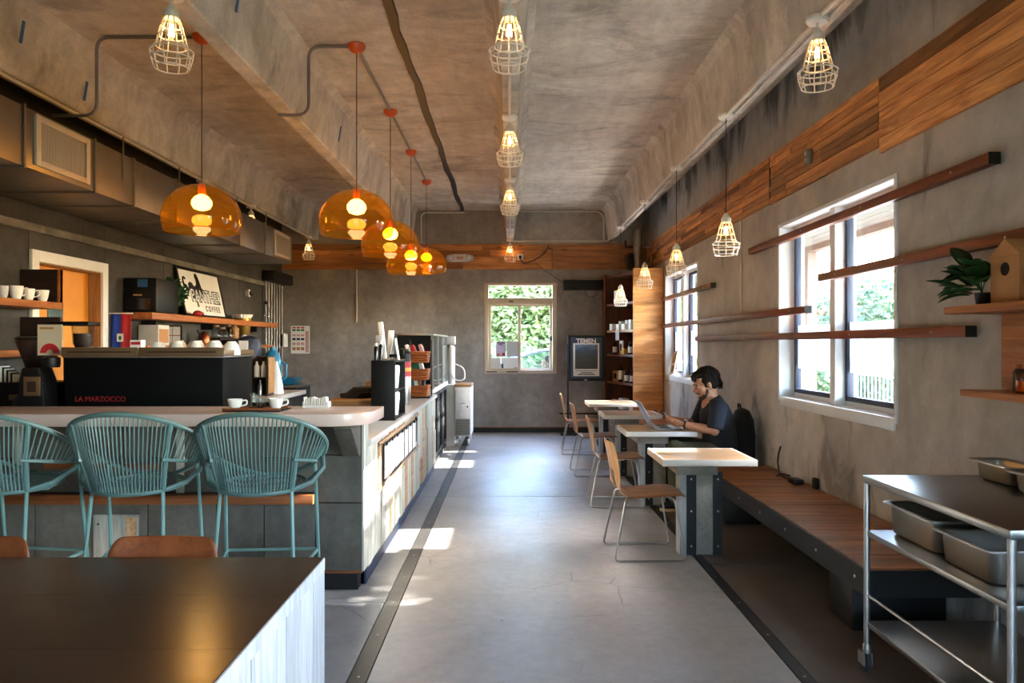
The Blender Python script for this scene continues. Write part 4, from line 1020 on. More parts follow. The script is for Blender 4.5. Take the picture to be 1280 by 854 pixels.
# ================================================================ bookcase in the corner
A_, B_, D_ = (1.816, 11.25), (2.235, 11.25), (1.52, 12.30)
bc = root('corner_bookcase', (1.9, 11.9, 0), 'tall corner bookcase of dark shelves with pale slatted side', 'bookcase')
for k in range(28):
    z0 = .04+k*.09
    MB().box(1.80, 2.238, 11.235+random.uniform(-.002, .002), 11.258, z0+.001, z0+.089).build('plank', m_pine_x, bc)
MB().prism([(1.52, 12.30, 0), (1.545, 12.32, 0), (1.545, YB-.03, 0), (1.505, YB-.03, 0), (1.505, 12.30, 0)], (0, 0, 2.56)).build('side_panel', m_bookwood, bc)
MB().box(1.80, 1.825, 11.259, 11.30, .04, 2.56).build('front_post', m_bookwood, bc)
MB().box(1.55, 2.235, YB-.028, YB-.012, .04, 2.56).box(2.222, 2.238, 11.26, YB-.03, .04, 2.56).build('back_panel', m_bookwood, bc)
shz = [.06, .44, .86, 1.29, 1.665, 2.083, 2.525]
for i, z in enumerate(shz):
    MB().prism([(1.829, 11.27, z-.035), (2.22, 11.27, z-.035), (2.22, 12.57, z-.035), (1.55, 12.57, z-.035), (1.55, 12.29, z-.035)], (0, 0, .035)).build('shelf', m_tan if i == 4 else m_bookwood, bc)
def onshelf(t, inset=.09):
    """a point on a shelf: t runs from the far end (0) to the near end (1) of its open edge"""
    a, d = Vector((1.829, 11.27)), Vector((1.55, 12.29)); p = d.lerp(a, t); n_ = Vector((1.02, .28)).normalized(); return p + n_*inset
def shelf_box(name, label, cat, t, z, w_, d_, h_, m, group, inset=.09, lab_m=None):
    p = onshelf(t, inset); # local +y faces the room
    M_ = Matrix.Translation((p.x, p.y, z)) @ Matrix.Rotation(math.atan2(-.28, -1.02)-math.pi/2, 4, 'Z')
    r_ = root(name, (p.x, p.y, z), label, cat, group)
    MB().box(-w_/2, w_/2, -d_/2, d_/2, 0, h_, M_).build('carton', m, r_, bevel=.002)
    if lab_m: MB().box(-w_*.3, w_*.3, d_/2, d_/2+.0015, h_*.25, h_*.75, M_).build('printed_label', lab_m, r_)
    return r_
def shelf_bottle(label, t, z, h_, group):
    p = onshelf(t, .08); r_ = root('bottle', (p.x, p.y, z), label, 'bottle', group); r = .036
    MB().lathe([(r*.9, 0), (r, .01), (r, h_*.62), (r*.8, h_*.72), (r*.35, h_*.80), (r*.35, h_*.9)], (p.x, p.y, z), 16).build('glass_body', m_screen, r_)
    MB().lathe([(r*.42, h_*.9), (r*.42, h_), (r*.3, h_+.003)], (p.x, p.y, z), 12).build('cap', m_black, r_)
    MB().lathe([(r*1.02, h_*.12), (r*1.02, h_*.58)], (p.x, p.y, z), 16, caps=False).build('paper_label', m_paper, r_)
shelf_box('carton', 'tall white carton on the topmost bookcase shelf', 'box', .25, 2.083, .12, .12, .20, m_white, None)
for i, (t, h_, w_, ins, lab) in enumerate([(.08, .10, .10, .07, 'small white box at the far end of the second shelf'), (.24, .14, .09, .15, 'white box behind the front row, second shelf'), (.33, .09, .12, .07, 'low white box in the front row, second shelf'), (.48, .15, .09, .15, 'taller white box in the middle of the second shelf'), (.55, .09, .12, .06, 'low white box in front of the taller one, second shelf'), (.72, .15, .09, .09, 'white box second from the near end, second shelf'), (.87, .17, .09, .09, 'white box at the near end of the second shelf')]):
    shelf_box('carton', lab, 'box', t, 1.665, w_, .09, h_, m_white, 'white boxes on the second shelf', ins)
tg = onshelf(.42, -.015); like('price_tag', 'pale printed tag hanging from the light shelf edge', MB().box(-.07, .07, -.002, .002, -.16, .0, Matrix.Translation((tg.x, tg.y, 1.665)) @ Matrix.Rotation(math.atan2(-.28, -1.02)+math.pi/2, 4, 'Z')), m_grey_paper, 'tag')
for t, lab in ((.12, 'dark bottle with white label at the far end, third shelf'), (.68, 'dark bottle with white label, third shelf, second from the near end'), (.90, 'dark bottle with white label at the near end, third shelf')): shelf_bottle(lab, t, 1.29, .20, 'bottles on the third shelf')
shelf_box('picture_card', 'white picture card standing on the third shelf', 'card', .36, 1.29, .13, .02, .21, m_paper, None, .08, m_dkwood)
shelf_box('carton', 'small yellow box on the third shelf', 'box', .53, 1.29, .09, .06, .09, m_yellow, None, .05)
shelf_box('carton', 'brown kraft box with dark print on the fourth shelf', 'box', .24, .86, .19, .12, .17, m_kraft, None, .09, m_screen)
for t, lab in ((.55, 'dark bottle with white label in the middle of the fourth shelf'), (.74, 'dark bottle with white label, fourth shelf, nearer one')): shelf_bottle(lab, t, .86, .19, 'bottles on the fourth shelf')
shelf_bottle('dark bottle standing behind the kraft box', .33, .86, .30, 'bottles on the fourth shelf'); 
shelf_box('carton', 'white box with dark print at the near end of the fourth shelf', 'box', .93, .86, .10, .09, .18, m_white, None, .09, m_screen)
for t, m, h_, lab in ((.14, m_kraft, .13, 'brown box at the far end of the bottom visible shelf'), (.42, m_white, .17, 'white box in the middle of the bottom visible shelf'), (.78, m_white, .15, 'white box at the near end of the bottom visible shelf')):
    shelf_box('carton', lab, 'box', t, .44, .16, .10, h_, m, 'boxes on the bottom shelf', .09, m_screen if m is m_white and t < .5 else None)

# ================================================================ poster stand
ps = root('poster_stand', (1.2, 12.2, 0), 'black poster stand with a framed landscape print beside the bookcase', 'sign')
py = 12.22
MB().box(.905, .93, py+.02, py+.045, 0, 1.45).build('post', m_blackm, ps)
MB().box(.78, 1.50, py+.015, py+.04, .325, .35).build('cross_bar', m_blackm, ps)
MB().box(.80, 1.50, py-.1, py+.2, 0, .02).build('foot_plate', m_blackm, ps)
MB().box(.92, .96, py-.01, py+.02, .86, 1.585).box(1.455, 1.505, py-.01, py+.02, .86, 1.585).box(.96, 1.455, py-.01, py+.02, .86, .90).box(.96, 1.455, py-.01, py+.02, 1.555, 1.585).build('frame', m_black, ps)
pt = MB().box(.96, 1.455, py, py+.008, .90, 1.555).build('poster', m_blueprint, ps)
MB().box(1.0, 1.415, py-.002, py-.0005, .935, 1.46).build('white_panel', m_paper, pt)
MB().box(1.03, 1.39, py-.0035, py-.0022, 1.05, 1.44).build('photo', m_print, pt)
def text(name, s, size, loc, rot, m, parent, off=0, ext=.0006, align='CENTER'):
    c = bpy.data.curves.new(name, 'FONT'); c.body = s; c.size = size; c.extrude = ext; c.align_x = align; c.offset = off
    c.materials.append(m); o = bpy.data.objects.new(name, c); COL.objects.link(o)
    bpy.context.view_layer.update()
    me = bpy.data.meshes.new_from_object(o.evaluated_get(bpy.context.evaluated_depsgraph_get())); bpy.data.objects.remove(o); bpy.data.curves.remove(c)
    if not me.materials: me.materials.append(m)
    o = bpy.data.objects.new(name, me); COL.objects.link(o)
    o.parent = parent; o.location = Vector(loc)-W[parent.name]; o.rotation_euler = rot; W[o.name] = Vector(loc); return o
text('lettering', 'TEMEN', .10, (1.207, py-.0028, 1.462), (R(90), 0, 0), m_paper, pt, .004)
ds = MB()
for z, h_, a, b, st_ in ((1.018, .008, 1.04, 1.37, .02), (.985, .016, 1.12, 1.29, .028), (.955, .018, 1.08, 1.34, .03)):
    x = a
    while x < b: ds.box(x, x+st_*.8, py-.0035, py-.0022, z, z+h_); x += st_
o = ds.build('small_print', m_black, pt); o['kind'] = 'stuff'
MB().prism([(1.17, py-.012, .868), (1.19, py-.012, .890), (1.20, py-.012, .880), (1.215, py-.012, .892), (1.225, py-.012, .868)], (0, .0015, 0)).build('white_mark', m_paper, ps)
# ================================================================ on the bar and the service counter
def cup(name, label, x, y, z, r, h, m, group=None, handle=None, inv=False, cat='cup'):
    r_ = root(name, (x, y, z), label, cat, group)
    if inv: pr_ = [(r, 0), (r*1.0, .004), (r*.93, h*.35), (r*.72, h*.78), (r*.5, h*.95), (r*.46, h), (r*.40, h), (r*.3, h*.96)]
    else: pr_ = [(r*.55, 0), (r*.62, .004), (r*.82, h*.35), (r*.97, h*.8), (r, h), (r*.93, h), (r*.86, h*.6), (r*.5, h*.2)]
    MB().lathe(pr_, (x, y, z), 20).build('body', m, r_)
    if handle is not None:
        c_, s_ = math.cos(handle), math.sin(handle)
        MB().tube(bend([(x+c_*r*.85, y+s_*r*.85, z+h*.80), (x+c_*(r+.024), y+s_*(r+.024), z+h*.92), (x+c_*(r+.026), y+s_*(r+.026), z+h*.45), (x+c_*r*.75, y+s_*r*.75, z+h*.28)], .03, 6), .0045, 6).build('handle', m, r_)
    return r_
zb = 1.0705
tray = root('wooden_tray', (-1.44, 4.33, zb), 'small wooden serving tray with cups on the bar top', 'tray')
MB().box(-1.60, -1.28, 4.26, 4.42, zb, zb+.012).build('base', m_dkwood, tray, bevel=.003)
MB().box(-1.60, -1.28, 4.26, 4.268, zb+.012, zb+.022).box(-1.60, -1.28, 4.412, 4.42, zb+.012, zb+.022).build('lip', m_footrail, tray)
MB().tube(bend([(-1.28, 4.30, zb+.008), (-1.25, 4.30, zb+.012), (-1.25, 4.38, zb+.012), (-1.28, 4.38, zb+.008)], .015), .005, 6).build('handle', m_blackm, tray)
cup('coffee_cup', 'white coffee cup on the left of the wooden tray', -1.555, 4.34, zb+.0125, .042, .055, m_ceramic, 'white cups on the tray', 0)
cup('coffee_cup', 'white coffee cup on the right of the wooden tray', -1.325, 4.34, zb+.0125, .042, .058, m_ceramic, 'white cups on the tray', 0.1)
for x, y, h, lab, m in ((-1.45, 4.36, .085, 'clear water glass in the middle of the tray', m_cupglass), (-1.405, 4.33, .06, 'small glass of dark coffee on the tray', m_cupglass)):
    g_ = root('glass', (x, y, zb+.0125), lab, 'glass')
    MB().lathe([(.022, 0), (.028, h), (.026, h), (.021, .006)], (x, y, zb+.0125), 18).build('tumbler', m, g_)
    if h < .08: MB().lathe([(.0205, .007), (.023, h*.6)], (x, y, zb+.0125), 16).build('coffee', m_dkwood, g_)
for x, y in ((-1.50, 4.30), (-1.475, 4.29), (-1.37, 4.30), (-1.35, 4.285)):
    k = x; like('biscuit', {-1.50: 'round brown biscuit at the left of the tray', -1.475: 'round brown biscuit next to the leftmost one', -1.37: 'round brown biscuit at the right of the tray', -1.35: 'round brown biscuit closest to the right cup'}[k], MB().lathe([(.008, 0), (.016, .004), (.014, .011), (.004, .014)], (x, y, zb+.0122), 12), m_copper, 'biscuit', group='biscuits on the tray')
hd = root('packet_holder', (-1.16, 4.60, zb), 'small holder packed with white paper packets on the bar', 'packet holder')
MB().box(-1.235, -1.085, 4.565, 4.64, zb, zb+.012).box(-1.235, -1.231, 4.565, 4.64, zb+.012, zb+.035).box(-1.089, -1.085, 4.565, 4.64, zb+.012, zb+.035).build('holder', m_white, hd)
for k in range(11):
    x = -1.225+k*.0128; M_ = Matrix.Translation((x, 4.60, zb+.0125)) @ Matrix.Rotation(random.uniform(-.15, .15), 4, 'Y')
    MB().box(-.0025, .0025, -.03, .03, 0, .045+random.uniform(-.004, .006), M_).build('packet', m_paper, hd)

zs = .8735
em = root('espresso_machine', (-2.33, 5.15, zs), 'wide black espresso machine with steel cup rail behind the bar', 'espresso machine')
MB().box(-2.83, -1.82, 4.87, 5.42, zs+.06, 1.36).build('housing', m_case, em, bevel=.012)
for x in (-2.75, -1.9):
    for y in (4.93, 5.36): MB().cyl((x, y, zs), (x, y, zs+.065), .025, n=12).build('foot', m_chrome, em)
MB().box(-2.84, -1.81, 4.86, 5.43, 1.361, 1.375).build('top_plate', m_chrome, em, bevel=.004)
MB().box(-2.84, -2.36, 4.855, 4.868, 1.37, 1.428).box(-2.35, -1.81, 4.855, 4.868, 1.37, 1.428).box(-1.822, -1.81, 4.868, 5.43, 1.37, 1.41).build('cup_rail', m_rail_metal, em, bevel=.003)
MB().box(-2.80, -2.40, 4.852, 4.856, 1.395, 1.402).box(-2.30, -1.86, 4.852, 4.856, 1.395, 1.402).build('rail_slot', m_gap, em)
for x in (-2.6, -2.3, -2.0): MB().cyl((x, 5.42, 1.18), (x, 5.56, 1.16), .035, n=14).build('group_head', m_chrome, em)
m_redink = paint('dark_red_ink', '#8a1c1c', 0.5)
text('lettering', 'LA MARZOCCO', .045, (-2.60, 4.8695, 1.085), (R(90), 0, 0), m_redink, em)
k = 0
for j, (y, n, x0) in enumerate(((4.95, 4, -2.27), (5.08, 4, -2.21), (5.22, 3, -2.25))):
    for i in range(n):
        cup('upturned_cup', 'white bowl-shaped cup turned upside down on the espresso machine, %s row, %s' % (('front', 'middle', 'back')[j], ['leftmost', 'second from left', 'third from left', 'rightmost'][i if i < n-1 else 3]), x0+i*.122, y, 1.3755, .058, .085+.006*j, m_ceramic, 'cups on the espresso machine', inv=True)
for x, lab in ((-2.74, 'small round steel pot at the left end of the espresso machine top'), (-2.67, 'small round steel pot next to the leftmost one on the machine')): cup('steel_pot', lab, x, 5.0, 1.3755, .03, .055, m_chrome, 'steel pots on the machine', cat='pot')
cup('upturned_cup', 'small white saucer cup beside the two steel pots', -2.595, 4.98, 1.3755, .035, .05, m_ceramic, 'cups on the espresso machine', inv=True)
like('folded_cloth', 'folded white cloth lying on the espresso machine top', MB().box(-2.54, -2.36, 4.93, 5.08, 1.3755, 1.40).box(-2.50, -2.34, 4.94, 5.07, 1.40, 1.425), m_white, 'cloth', bevel=.008)
o = root('carton', (-2.42, 5.0, 1.425), 'tiny white carton with red print on the folded cloth', 'box')
MB().box(-2.46, -2.39, 4.97, 5.03, 1.4255, 1.475).build('box', m_paper, o); MB().box(-2.455, -2.395, 4.968, 4.9695, 1.445, 1.463).build('printed_label', m_red, o)

# grinders at the far left
gr = root('coffee_grinder', (-3.14, 5.12, zs), 'black coffee grinder with wide conical hopper at the left edge', 'grinder')
MB().box(-3.36, -2.98, 4.98, 5.32, zs, 1.20).build('body', m_black, gr, bevel=.012)
MB().lathe([(.035, 1.20), (.035, 1.235), (.05, 1.25), (.118, 1.45), (.122, 1.48), (.112, 1.485)], (-3.17, 5.14, 0), 24).build('hopper', m_dkwood, gr)
MB().lathe([(.124, 1.475), (.127, 1.49), (.10, 1.50), (.01, 1.502)], (-3.17, 5.14, 0), 24).build('hopper_lid', m_black, gr)
MB().lathe([(.038, 1.205), (.042, 1.21), (.042, 1.235), (.038, 1.24)], (-3.17, 5.14, 0), 20).build('collar', m_chrome, gr)
MB().box(-3.25, -3.17, 4.975, 4.981, 1.085, 1.12).build('name_plate', m_rail_metal, gr)
gr = root('coffee_grinder', (-3.0, 4.86, zs), 'slim black grinder with square silver badge left of the espresso machine', 'grinder')
MB().prism([(-3.09, 4.79, zs), (-2.90, 4.79, zs), (-2.92, 4.79, 1.22), (-2.95, 4.79, 1.30), (-3.05, 4.79, 1.30), (-3.07, 4.79, 1.22)], (0, .16, 0)).build('body', m_black, gr, bevel=.01)
MB().box(-3.035, -2.93, 4.784, 4.791, 1.125, 1.245).build('badge', m_rail_metal, gr, bevel=.006)
MB().box(-3.01, -2.955, 4.781, 4.785, 1.15, 1.215).build('badge_glass', m_dkwood, gr)
MB().lathe([(.05, 1.30), (.055, 1.32), (.055, 1.36), (.03, 1.375)], (-2.93, 4.9, 0), 18).build('knob', m_black, gr)
gr = root('coffee_grinder', (-2.89, 5.22, zs), 'tall black grinder with clear bean hopper behind the paper sign', 'grinder')
MB().box(-2.99, -2.845, 5.13, 5.33, zs, 1.42).build('body', m_black, gr, bevel=.01)
MB().lathe([(.045, 1.421), (.062, 1.45), (.068, 1.57), (.066, 1.57), (.04, 1.43)], (-2.905, 5.22, 0), 22).build('hopper', m_cupglass, gr)
MB().lathe([(.045, 1.425), (.058, 1.455), (.060, 1.52)], (-2.905, 5.22, 0), 20).build('beans', m_dkwood, gr)
MB().box(-3.12, -2.83, 5.15, 5.30, 1.572, 1.60).build('lid', m_black, gr, bevel=.005)
sg = root('paper_sign', (-2.98, 4.98, zs), 'cream paper sign with a red half-round dial left of the machine', 'sign')
MB().box(-3.065, -2.905, 4.978, 4.984, 1.375, 1.575).build('sheet', m_cream_paper, sg)
MB().cyl((-2.985, 4.99, zs), (-2.985, 4.99, 1.4), .005, n=8).box(-3.03, -2.94, 4.97, 5.02, zs, zs+.008).build('stand', m_blackm, sg)
c0 = Vector((-2.985, 4.9765, 1.39)); pts = arc(c0, (1, 0, 0), (0, 0, 1), .063, 0, math.pi, 16)+arc(c0, (1, 0, 0), (0, 0, 1), .022, math.pi, 0, 10)
MB().prism(pts, (0, .001, 0)).build('dial', m_red, sg, normals=True)
ds = MB()
for z in (1.475, 1.49, 1.505, 1.52): ds.box(-3.045, -2.93-.01*((z*1000) % 3), 4.977, 4.9779, z, z+.004)
o = ds.build('small_print', m_grey_paper, sg); o['kind'] = 'stuff'
MB().box(-3.05, -2.96, 4.977, 4.9779, 1.545, 1.558).build('heading', m_tan, sg)
tw = root('striped_towel', (-3.26, 5.02, 1.201), 'black and white striped towel on the grinder at the left edge', 'towel')
for k in range(8): MB().box(-3.33+k*.0135, -3.33+k*.0135+.013, 4.99, 5.07, 1.201, 1.315-.009*k).build('stripe', m_white if k % 2 else m_black, tw)
like('blue_cloth', 'crumpled dark blue cloth in front of the wide grinder', MB().ball((-3.12, 4.88, 1.0), .05, .04, .128), m_navy, 'cloth')

# rear prep units, partly hidden by the machine
pu = root('prep_table', (-2.32, 7.05, 0), 'dark prep unit with a pale grey top behind the espresso machine', 'prep table')
MB().box(-2.62, -2.05, 6.55, 7.55, 0, .955).build('cabinet', m_black, pu, bevel=.006)
MB().box(-2.66, -2.02, 6.5, 7.6, .956, .995).build('top', m_counter, pu, bevel=.004)
oz = root('organiser', (-2.17, 6.75, .996), 'dark wooden bottle organiser with two white bottles behind the machine', 'organiser')
MB().box(-2.27, -2.26, 6.66, 6.86, .996, 1.34).box(-2.12, -2.11, 6.66, 6.86, .996, 1.34).box(-2.26, -2.12, 6.85, 6.86, .996, 1.34).box(-2.26, -2.12, 6.66, 6.85, 1.15, 1.16).build('case', m_dkwood, oz)
MB().box(-2.105, -2.10, 6.67, 6.85, 1.02, 1.33).build('side_card', m_tan, oz)
for x, z in ((-2.225, 1.161), (-2.165, 1.161), (-2.195, .997)):
    like('bottle', {(-2.225, 1.161): 'small white bottle on the organiser, left one', (-2.165, 1.161): 'small white bottle on the organiser, right one', (-2.195, .997): 'small steel and white jar low in the organiser'}[(x, z)], MB().lathe([(.024, 0), (.025, .09), (.01, .115), (.01, .135)], (x, 6.74, z), 14), m_white if z > 1.1 else m_chrome, 'bottle', group='bottles in the organiser')
o = root('scale_box', (-2.36, 6.68, .996), 'low black box beside the organiser behind the machine', 'box')
MB().box(-2.44, -2.29, 6.58, 6.78, .996, 1.12).build('body', m_black, o, bevel=.008); MB().box(-2.43, -2.30, 6.577, 6.581, 1.03, 1.09).build('panel', m_screen, o)
o = root('water_dispenser', (-2.47, 7.25, .996), 'dark navy drinks dispenser with white tag behind the machine', 'dispenser')
MB().lathe([(.11, .996), (.115, 1.01), (.115, 1.44), (.09, 1.50), (.03, 1.525)], (-2.47, 7.25, 0), 24).build('tank', m_navy, o)
MB().box(-2.52, -2.435, 7.125, 7.132, 1.395, 1.48).build('tag', m_paper, o)
o = root('blue_jug', (-2.26, 7.3, .996), 'bright blue water jug behind the wooden organiser', 'jug')
MB().lathe([(.07, .996), (.085, 1.02), (.085, 1.28), (.06, 1.36), (.03, 1.39), (.03, 1.42)], (-2.26, 7.3, 0), 20).build('jug_body', m_blue, o)
MB().tube([(-2.18, 7.3, 1.28), (-2.13, 7.3, 1.25), (-2.13, 7.3, 1.14), (-2.18, 7.3, 1.10)], .011, 8).build('handle', m_blue, o)
like('white_cloth', 'crumpled white cloth beside the blue jug', MB().lathe([(.07, .996), (.06, 1.08), (.035, 1.2), (.012, 1.29)], (-2.14, 7.02, 0), 10), m_white, 'cloth')
fu = root('undercounter_fridge', (-2.68, 9.2, 0), 'black undercounter fridge with steel top near the back wall', 'fridge')
MB().box(-2.98, -2.5, 8.9, 9.6, .05, .93).build('body', m_black, fu, bevel=.006)
MB().box(-3.0, -2.47, 8.88, 9.62, .931, .965).build('top', m_steel, fu, bevel=.004)
MB().cyl((-2.56, 8.885, .45), (-2.56, 8.885, .85), .01, n=8).build('handle', m_chrome, fu)
for x in (-2.9, -2.58): MB().cyl((x, 9.0, 0), (x, 9.0, .05), .02, n=8).build('foot', m_black, fu)
bt = root('blue_tray', (-2.68, 9.2, .966), 'turquoise blue plastic tub on the black fridge', 'tub')
MB().box(-2.9, -2.55, 8.98, 9.35, .966, 1.045).build('tub', m_blue, bt, bevel=.012)
MB().box(-2.92, -2.53, 8.96, 9.37, 1.03, 1.05).build('rim', m_blue, bt, bevel=.004)

# ---- self-service end of the counter
cd = root('cup_dispenser', (-.95, 6.0, zs), 'tall black cup dispenser with white lids on its open side', 'cup dispenser')
MB().box(-1.045, -.865, 5.76, 5.775, zs, 1.325).box(-1.045, -1.03, 5.775, 6.32, zs, 1.325).box(-1.03, -.865, 6.305, 6.32, zs, 1.325).build('panel_shell', m_black, cd, bevel=.002)
for z in (zs, 1.085, 1.31): MB().box(-1.03, -.868, 5.775, 6.305, z, z+.015).build('shelf', m_black, cd)
for i, (y, z) in enumerate(((5.90, .889), (6.10, .889), (5.90, 1.101), (6.10, 1.101))):
    like('cup_stack', 'stack of white paper cups in the black dispenser, %s' % ['lower front', 'lower rear', 'upper front', 'upper rear'][i], MB().lathe([(.035, 0), (.045, .12), (.047, .125)]+[(.045+.002*(q % 2), .125+.006*q) for q in range(1, 9)]+[(.04, .18)], (-.925, y, z), 20), m_paper, 'cups', group='paper cups in the dispenser')
for i, (x, y, h, w_, lab, m, tl) in enumerate([(-1.0, 6.12, .30, .035, 'tall white packet of straws on top of the cup dispenser', m_white, -.12), (-1.01, 5.93, .19, .05, 'narrow white box at the left edge of the dispenser top', m_grey_paper, 0), (-.945, 6.02, .23, .04, 'white card strip in the middle of the dispenser top', m_paper, .05)]):
    M_ = Matrix.Translation((x, y, 1.3255)) @ Matrix.Rotation(tl, 4, 'Y'); like('packet', lab, MB().box(-w_/2, w_/2, -.03, .03, .004, h, M_), m, 'packet', bevel=.003)
for x, y, h, lab in ((-.985, 5.84, .15, 'small dark bottle with white cap on the dispenser top'), (-1.02, 5.83, .13, 'small dark bottle at the dispenser top corner')):
    o = root('bottle', (x, y, 1.3255), lab, 'bottle', 'bottles on the dispenser'); MB().lathe([(.015, 0), (.016, h*.7), (.008, h*.82)], (x, y, 1.3255), 12).build('body', m_screen, o); MB().lathe([(.012, h*.82), (.012, h)], (x, y, 1.3255), 10).build('cap', m_white, o)
fs = root('menu_stand', (-.90, 6.0, 1.3255), 'white A-shaped menu card on top of the cup dispenser', 'sign')
MB().prism([(-.945, 5.93, 1.3255), (-.94, 5.93, 1.3255), (-.895, 5.93, 1.49), (-.90, 5.93, 1.495)], (0, .10, 0)).prism([(-.87, 5.93, 1.3255), (-.865, 5.93, 1.3255), (-.893, 5.93, 1.495), (-.898, 5.93, 1.49)], (0, .10, 0)).build('card', m_white, fs)
MB().box(-.935, -.875, 5.929, 5.9302, 1.345, 1.37).build('printed_band', m_screen, fs)
ap = root('pump_flask', (-1.0, 7.3, zs), 'steel pump flask with black lid and red label', 'flask')
MB().lathe([(.062, zs), (.066, zs+.01), (.066, 1.16), (.06, 1.175)], (-1.01, 7.3, 0), 24).build('body', m_chrome, ap)
MB().lathe([(.067, 1.14), (.067, 1.28)], (-1.01, 7.3, 0), 24).build('red_label', m_red, ap)
MB().lathe([(.0675, 1.19), (.0675, 1.225)], (-1.01, 7.3, 0), 24, caps=False).build('yellow_band', m_yellow, ap)
MB().lathe([(.064, 1.281), (.064, 1.36), (.045, 1.38), (.045, 1.40), (.01, 1.405)], (-1.01, 7.3, 0), 22).box(-1.02, -1.0, 7.18, 7.3, 1.35, 1.385).build('pump_head', m_black, ap)
br = root('basket_rack', (-.97, 8.28, zs), 'black three-tier rack of wicker snack baskets on the counter', 'rack')
for x in (-1.10, -.865): MB().tube(bend([(x, 8.42, zs), (x, 8.42, 1.47), (x, 8.40, 1.49)], .02), .007, 8).build('upright', m_blackm, br)
MB().box(-1.12, -.855, 8.12, 8.44, zs, zs+.015).build('base', m_blackm, br, bevel=.003)
def basket(z, label, goods):
    b = root('wicker_basket', (-.98, 8.22, z), label, 'basket', 'wicker baskets on the rack')
    x0, x1, y0, y1 = -1.08, -.875, 8.10, 8.36; mb = MB()
    for k in range(5):
        e = .012*k/4; zz = z+.012+k*.024
        mb.tube(bendc([(x0+.012-e, y0+.012-e, zz), (x1-.012+e, y0+.012-e, zz), (x1-.012+e, y1-.012+e, zz), (x0+.012-e, y1-.012+e, zz)], .02, 2), .0125, 6, closed=True)
    mb.box(x0+.012, x1-.012, y0+.012, y1-.012, z, z+.010).build('weave', m_wicker, b)
    for x in (x0+.03, x1-.03): MB().tube([(x, y1, z+.06), (x, 8.42, z+.075)], .005, 6).build('hook', m_blackm, b)
    for i, (m, tl) in enumerate(goods):
        xx = x0+.035+i*(x1-x0-.07)/max(1, len(goods)-1)
        M_ = Matrix.Translation((xx, 8.19, z+.0125)) @ Matrix.Rotation(tl, 4, 'Y') @ Matrix.Rotation(R(-12), 4, 'X')
        like('snack_packet', label_s(z, i), MB().box(-.019, .019, -.05, .05, .01, .185, M_), m, 'packet', group='snack packets in the baskets', bevel=.004)
def label_s(z, i): return '%s snack packet in the %s wicker basket' % (['leftmost', 'second', 'third', 'fourth', 'rightmost'][i], 'top' if z > 1.2 else 'middle' if z > 1.0 else 'bottom')
basket(1.25, 'wicker snack basket on the top tier of the rack', [(m_paper, -.35), (m_red, -.4), (m_pink, -.3)])
basket(1.065, 'wicker snack basket on the middle tier of the rack', [(m_green, -.3), (m_green, -.25), (m_green, -.3), (m_paper, -.3)])
basket(.89, 'wicker snack basket on the bottom tier of the rack', [(m_paper, -.3), (m_blue, -.3), (m_paper, -.2), (m_navy, .1), (m_kraft, -.3)])
# display case, ledge and glass-door fridge
dc = root('display_case', (-1.1, 9.9, .93), 'steel and glass display case at the end of the counter', 'display case')
zc0, zc1 = .925, 1.545
MB().box(-1.36, -.885, 8.85, 10.85, .875, .924).build('base', m_white, dc, bevel=.004)
MB().box(-1.42, -.88, 8.83, 10.87, zc1, zc1+.02).build('roof', m_steel, dc, bevel=.004)
for y in (8.87, 9.5, 10.15, 10.80): MB().box(-.92, -.89, y, y+.035, zc0, zc1).build('post', m_steel_y, dc)
for y in (8.87, 10.80): MB().box(-1.34, -1.31, y, y+.035, zc0, zc1).build('post', m_steel_y, dc)
MB().box(-1.31, -.92, 8.885, 8.89, zc0, zc1).build('end_panel', m_screen, dc)
MB().box(-1.34, -1.335, 8.905, 10.8, zc0, zc1).build('back_panel', m_screen, dc)
MB().box(-.903, -.899, 8.905, 10.8, zc0, zc1).build('pane', m_cupglass, dc)
MB().box(-1.33, -.925, 8.91, 10.79, 1.22, 1.235).build('shelf', m_cupglass, dc)
for i, (y, z, h_, m, lab) in enumerate([(9.2, .925, .2, m_paper, 'white carton low in the display case, nearest'), (9.75, .925, .22, m_green, 'green carton low in the display case'), (10.4, .925, .2, m_paper, 'white carton low in the display case, farthest'), (9.3, 1.236, .2, m_paper, 'white carton on the glass shelf of the case, nearest'), (9.95, 1.236, .18, m_green, 'green carton on the glass shelf of the case')]):
    like('carton', lab, MB().box(-1.08, -.94, y, y+.12, z, z+h_), m, 'box', group='cartons in the display case', bevel=.003)
gf = root('glass_door_fridge', (-1.2, 9.8, 0), 'black glass-door fridge under the display case', 'fridge')
MB().box(-1.36, -.94, 8.86, 10.84, .05, .873).build('cabinet', m_black, gf)
MB().box(-1.34, -.90, 8.9, 10.8, 0, .05).build('plinth', m_gap, gf)
for a, b in ((8.88, 9.53), (9.535, 10.18), (10.185, 10.83)):
    f_ = MB().box(-.938, -.90, a, a+.05, .07, .865).box(-.938, -.90, b-.05, b, .07, .865).box(-.938, -.90, a+.05, b-.05, .07, .12).box(-.938, -.90, a+.05, b-.05, .815, .865).build('door', m_blackm, gf, bevel=.003)
    MB().box(-.922, -.918, a+.05, b-.05, .12, .815).build('pane', m_screen, f_)
    MB().cyl((-.89, a+.03, .35), (-.89, a+.03, .6), .008, n=8).build('handle', m_chrome, f_)
wt = root('water_filter', (-.84, 11.25, .93), 'grey and white water filter tower with a white hose past the display case', 'dispenser')
MB().box(-1.05, -.80, 10.92, 11.5, .0, .868).build('pedestal', m_white, wt)
MB().lathe([(.05, .869), (.055, .88), (.055, 1.40), (.03, 1.43)], (-.86, 11.2, 0), 18).build('filter_body', m_white, wt)
MB().box(-.92, -.80, 11.13, 11.27, 1.44, 1.56).build('filter_head', m_grey_paper, wt, bevel=.01)
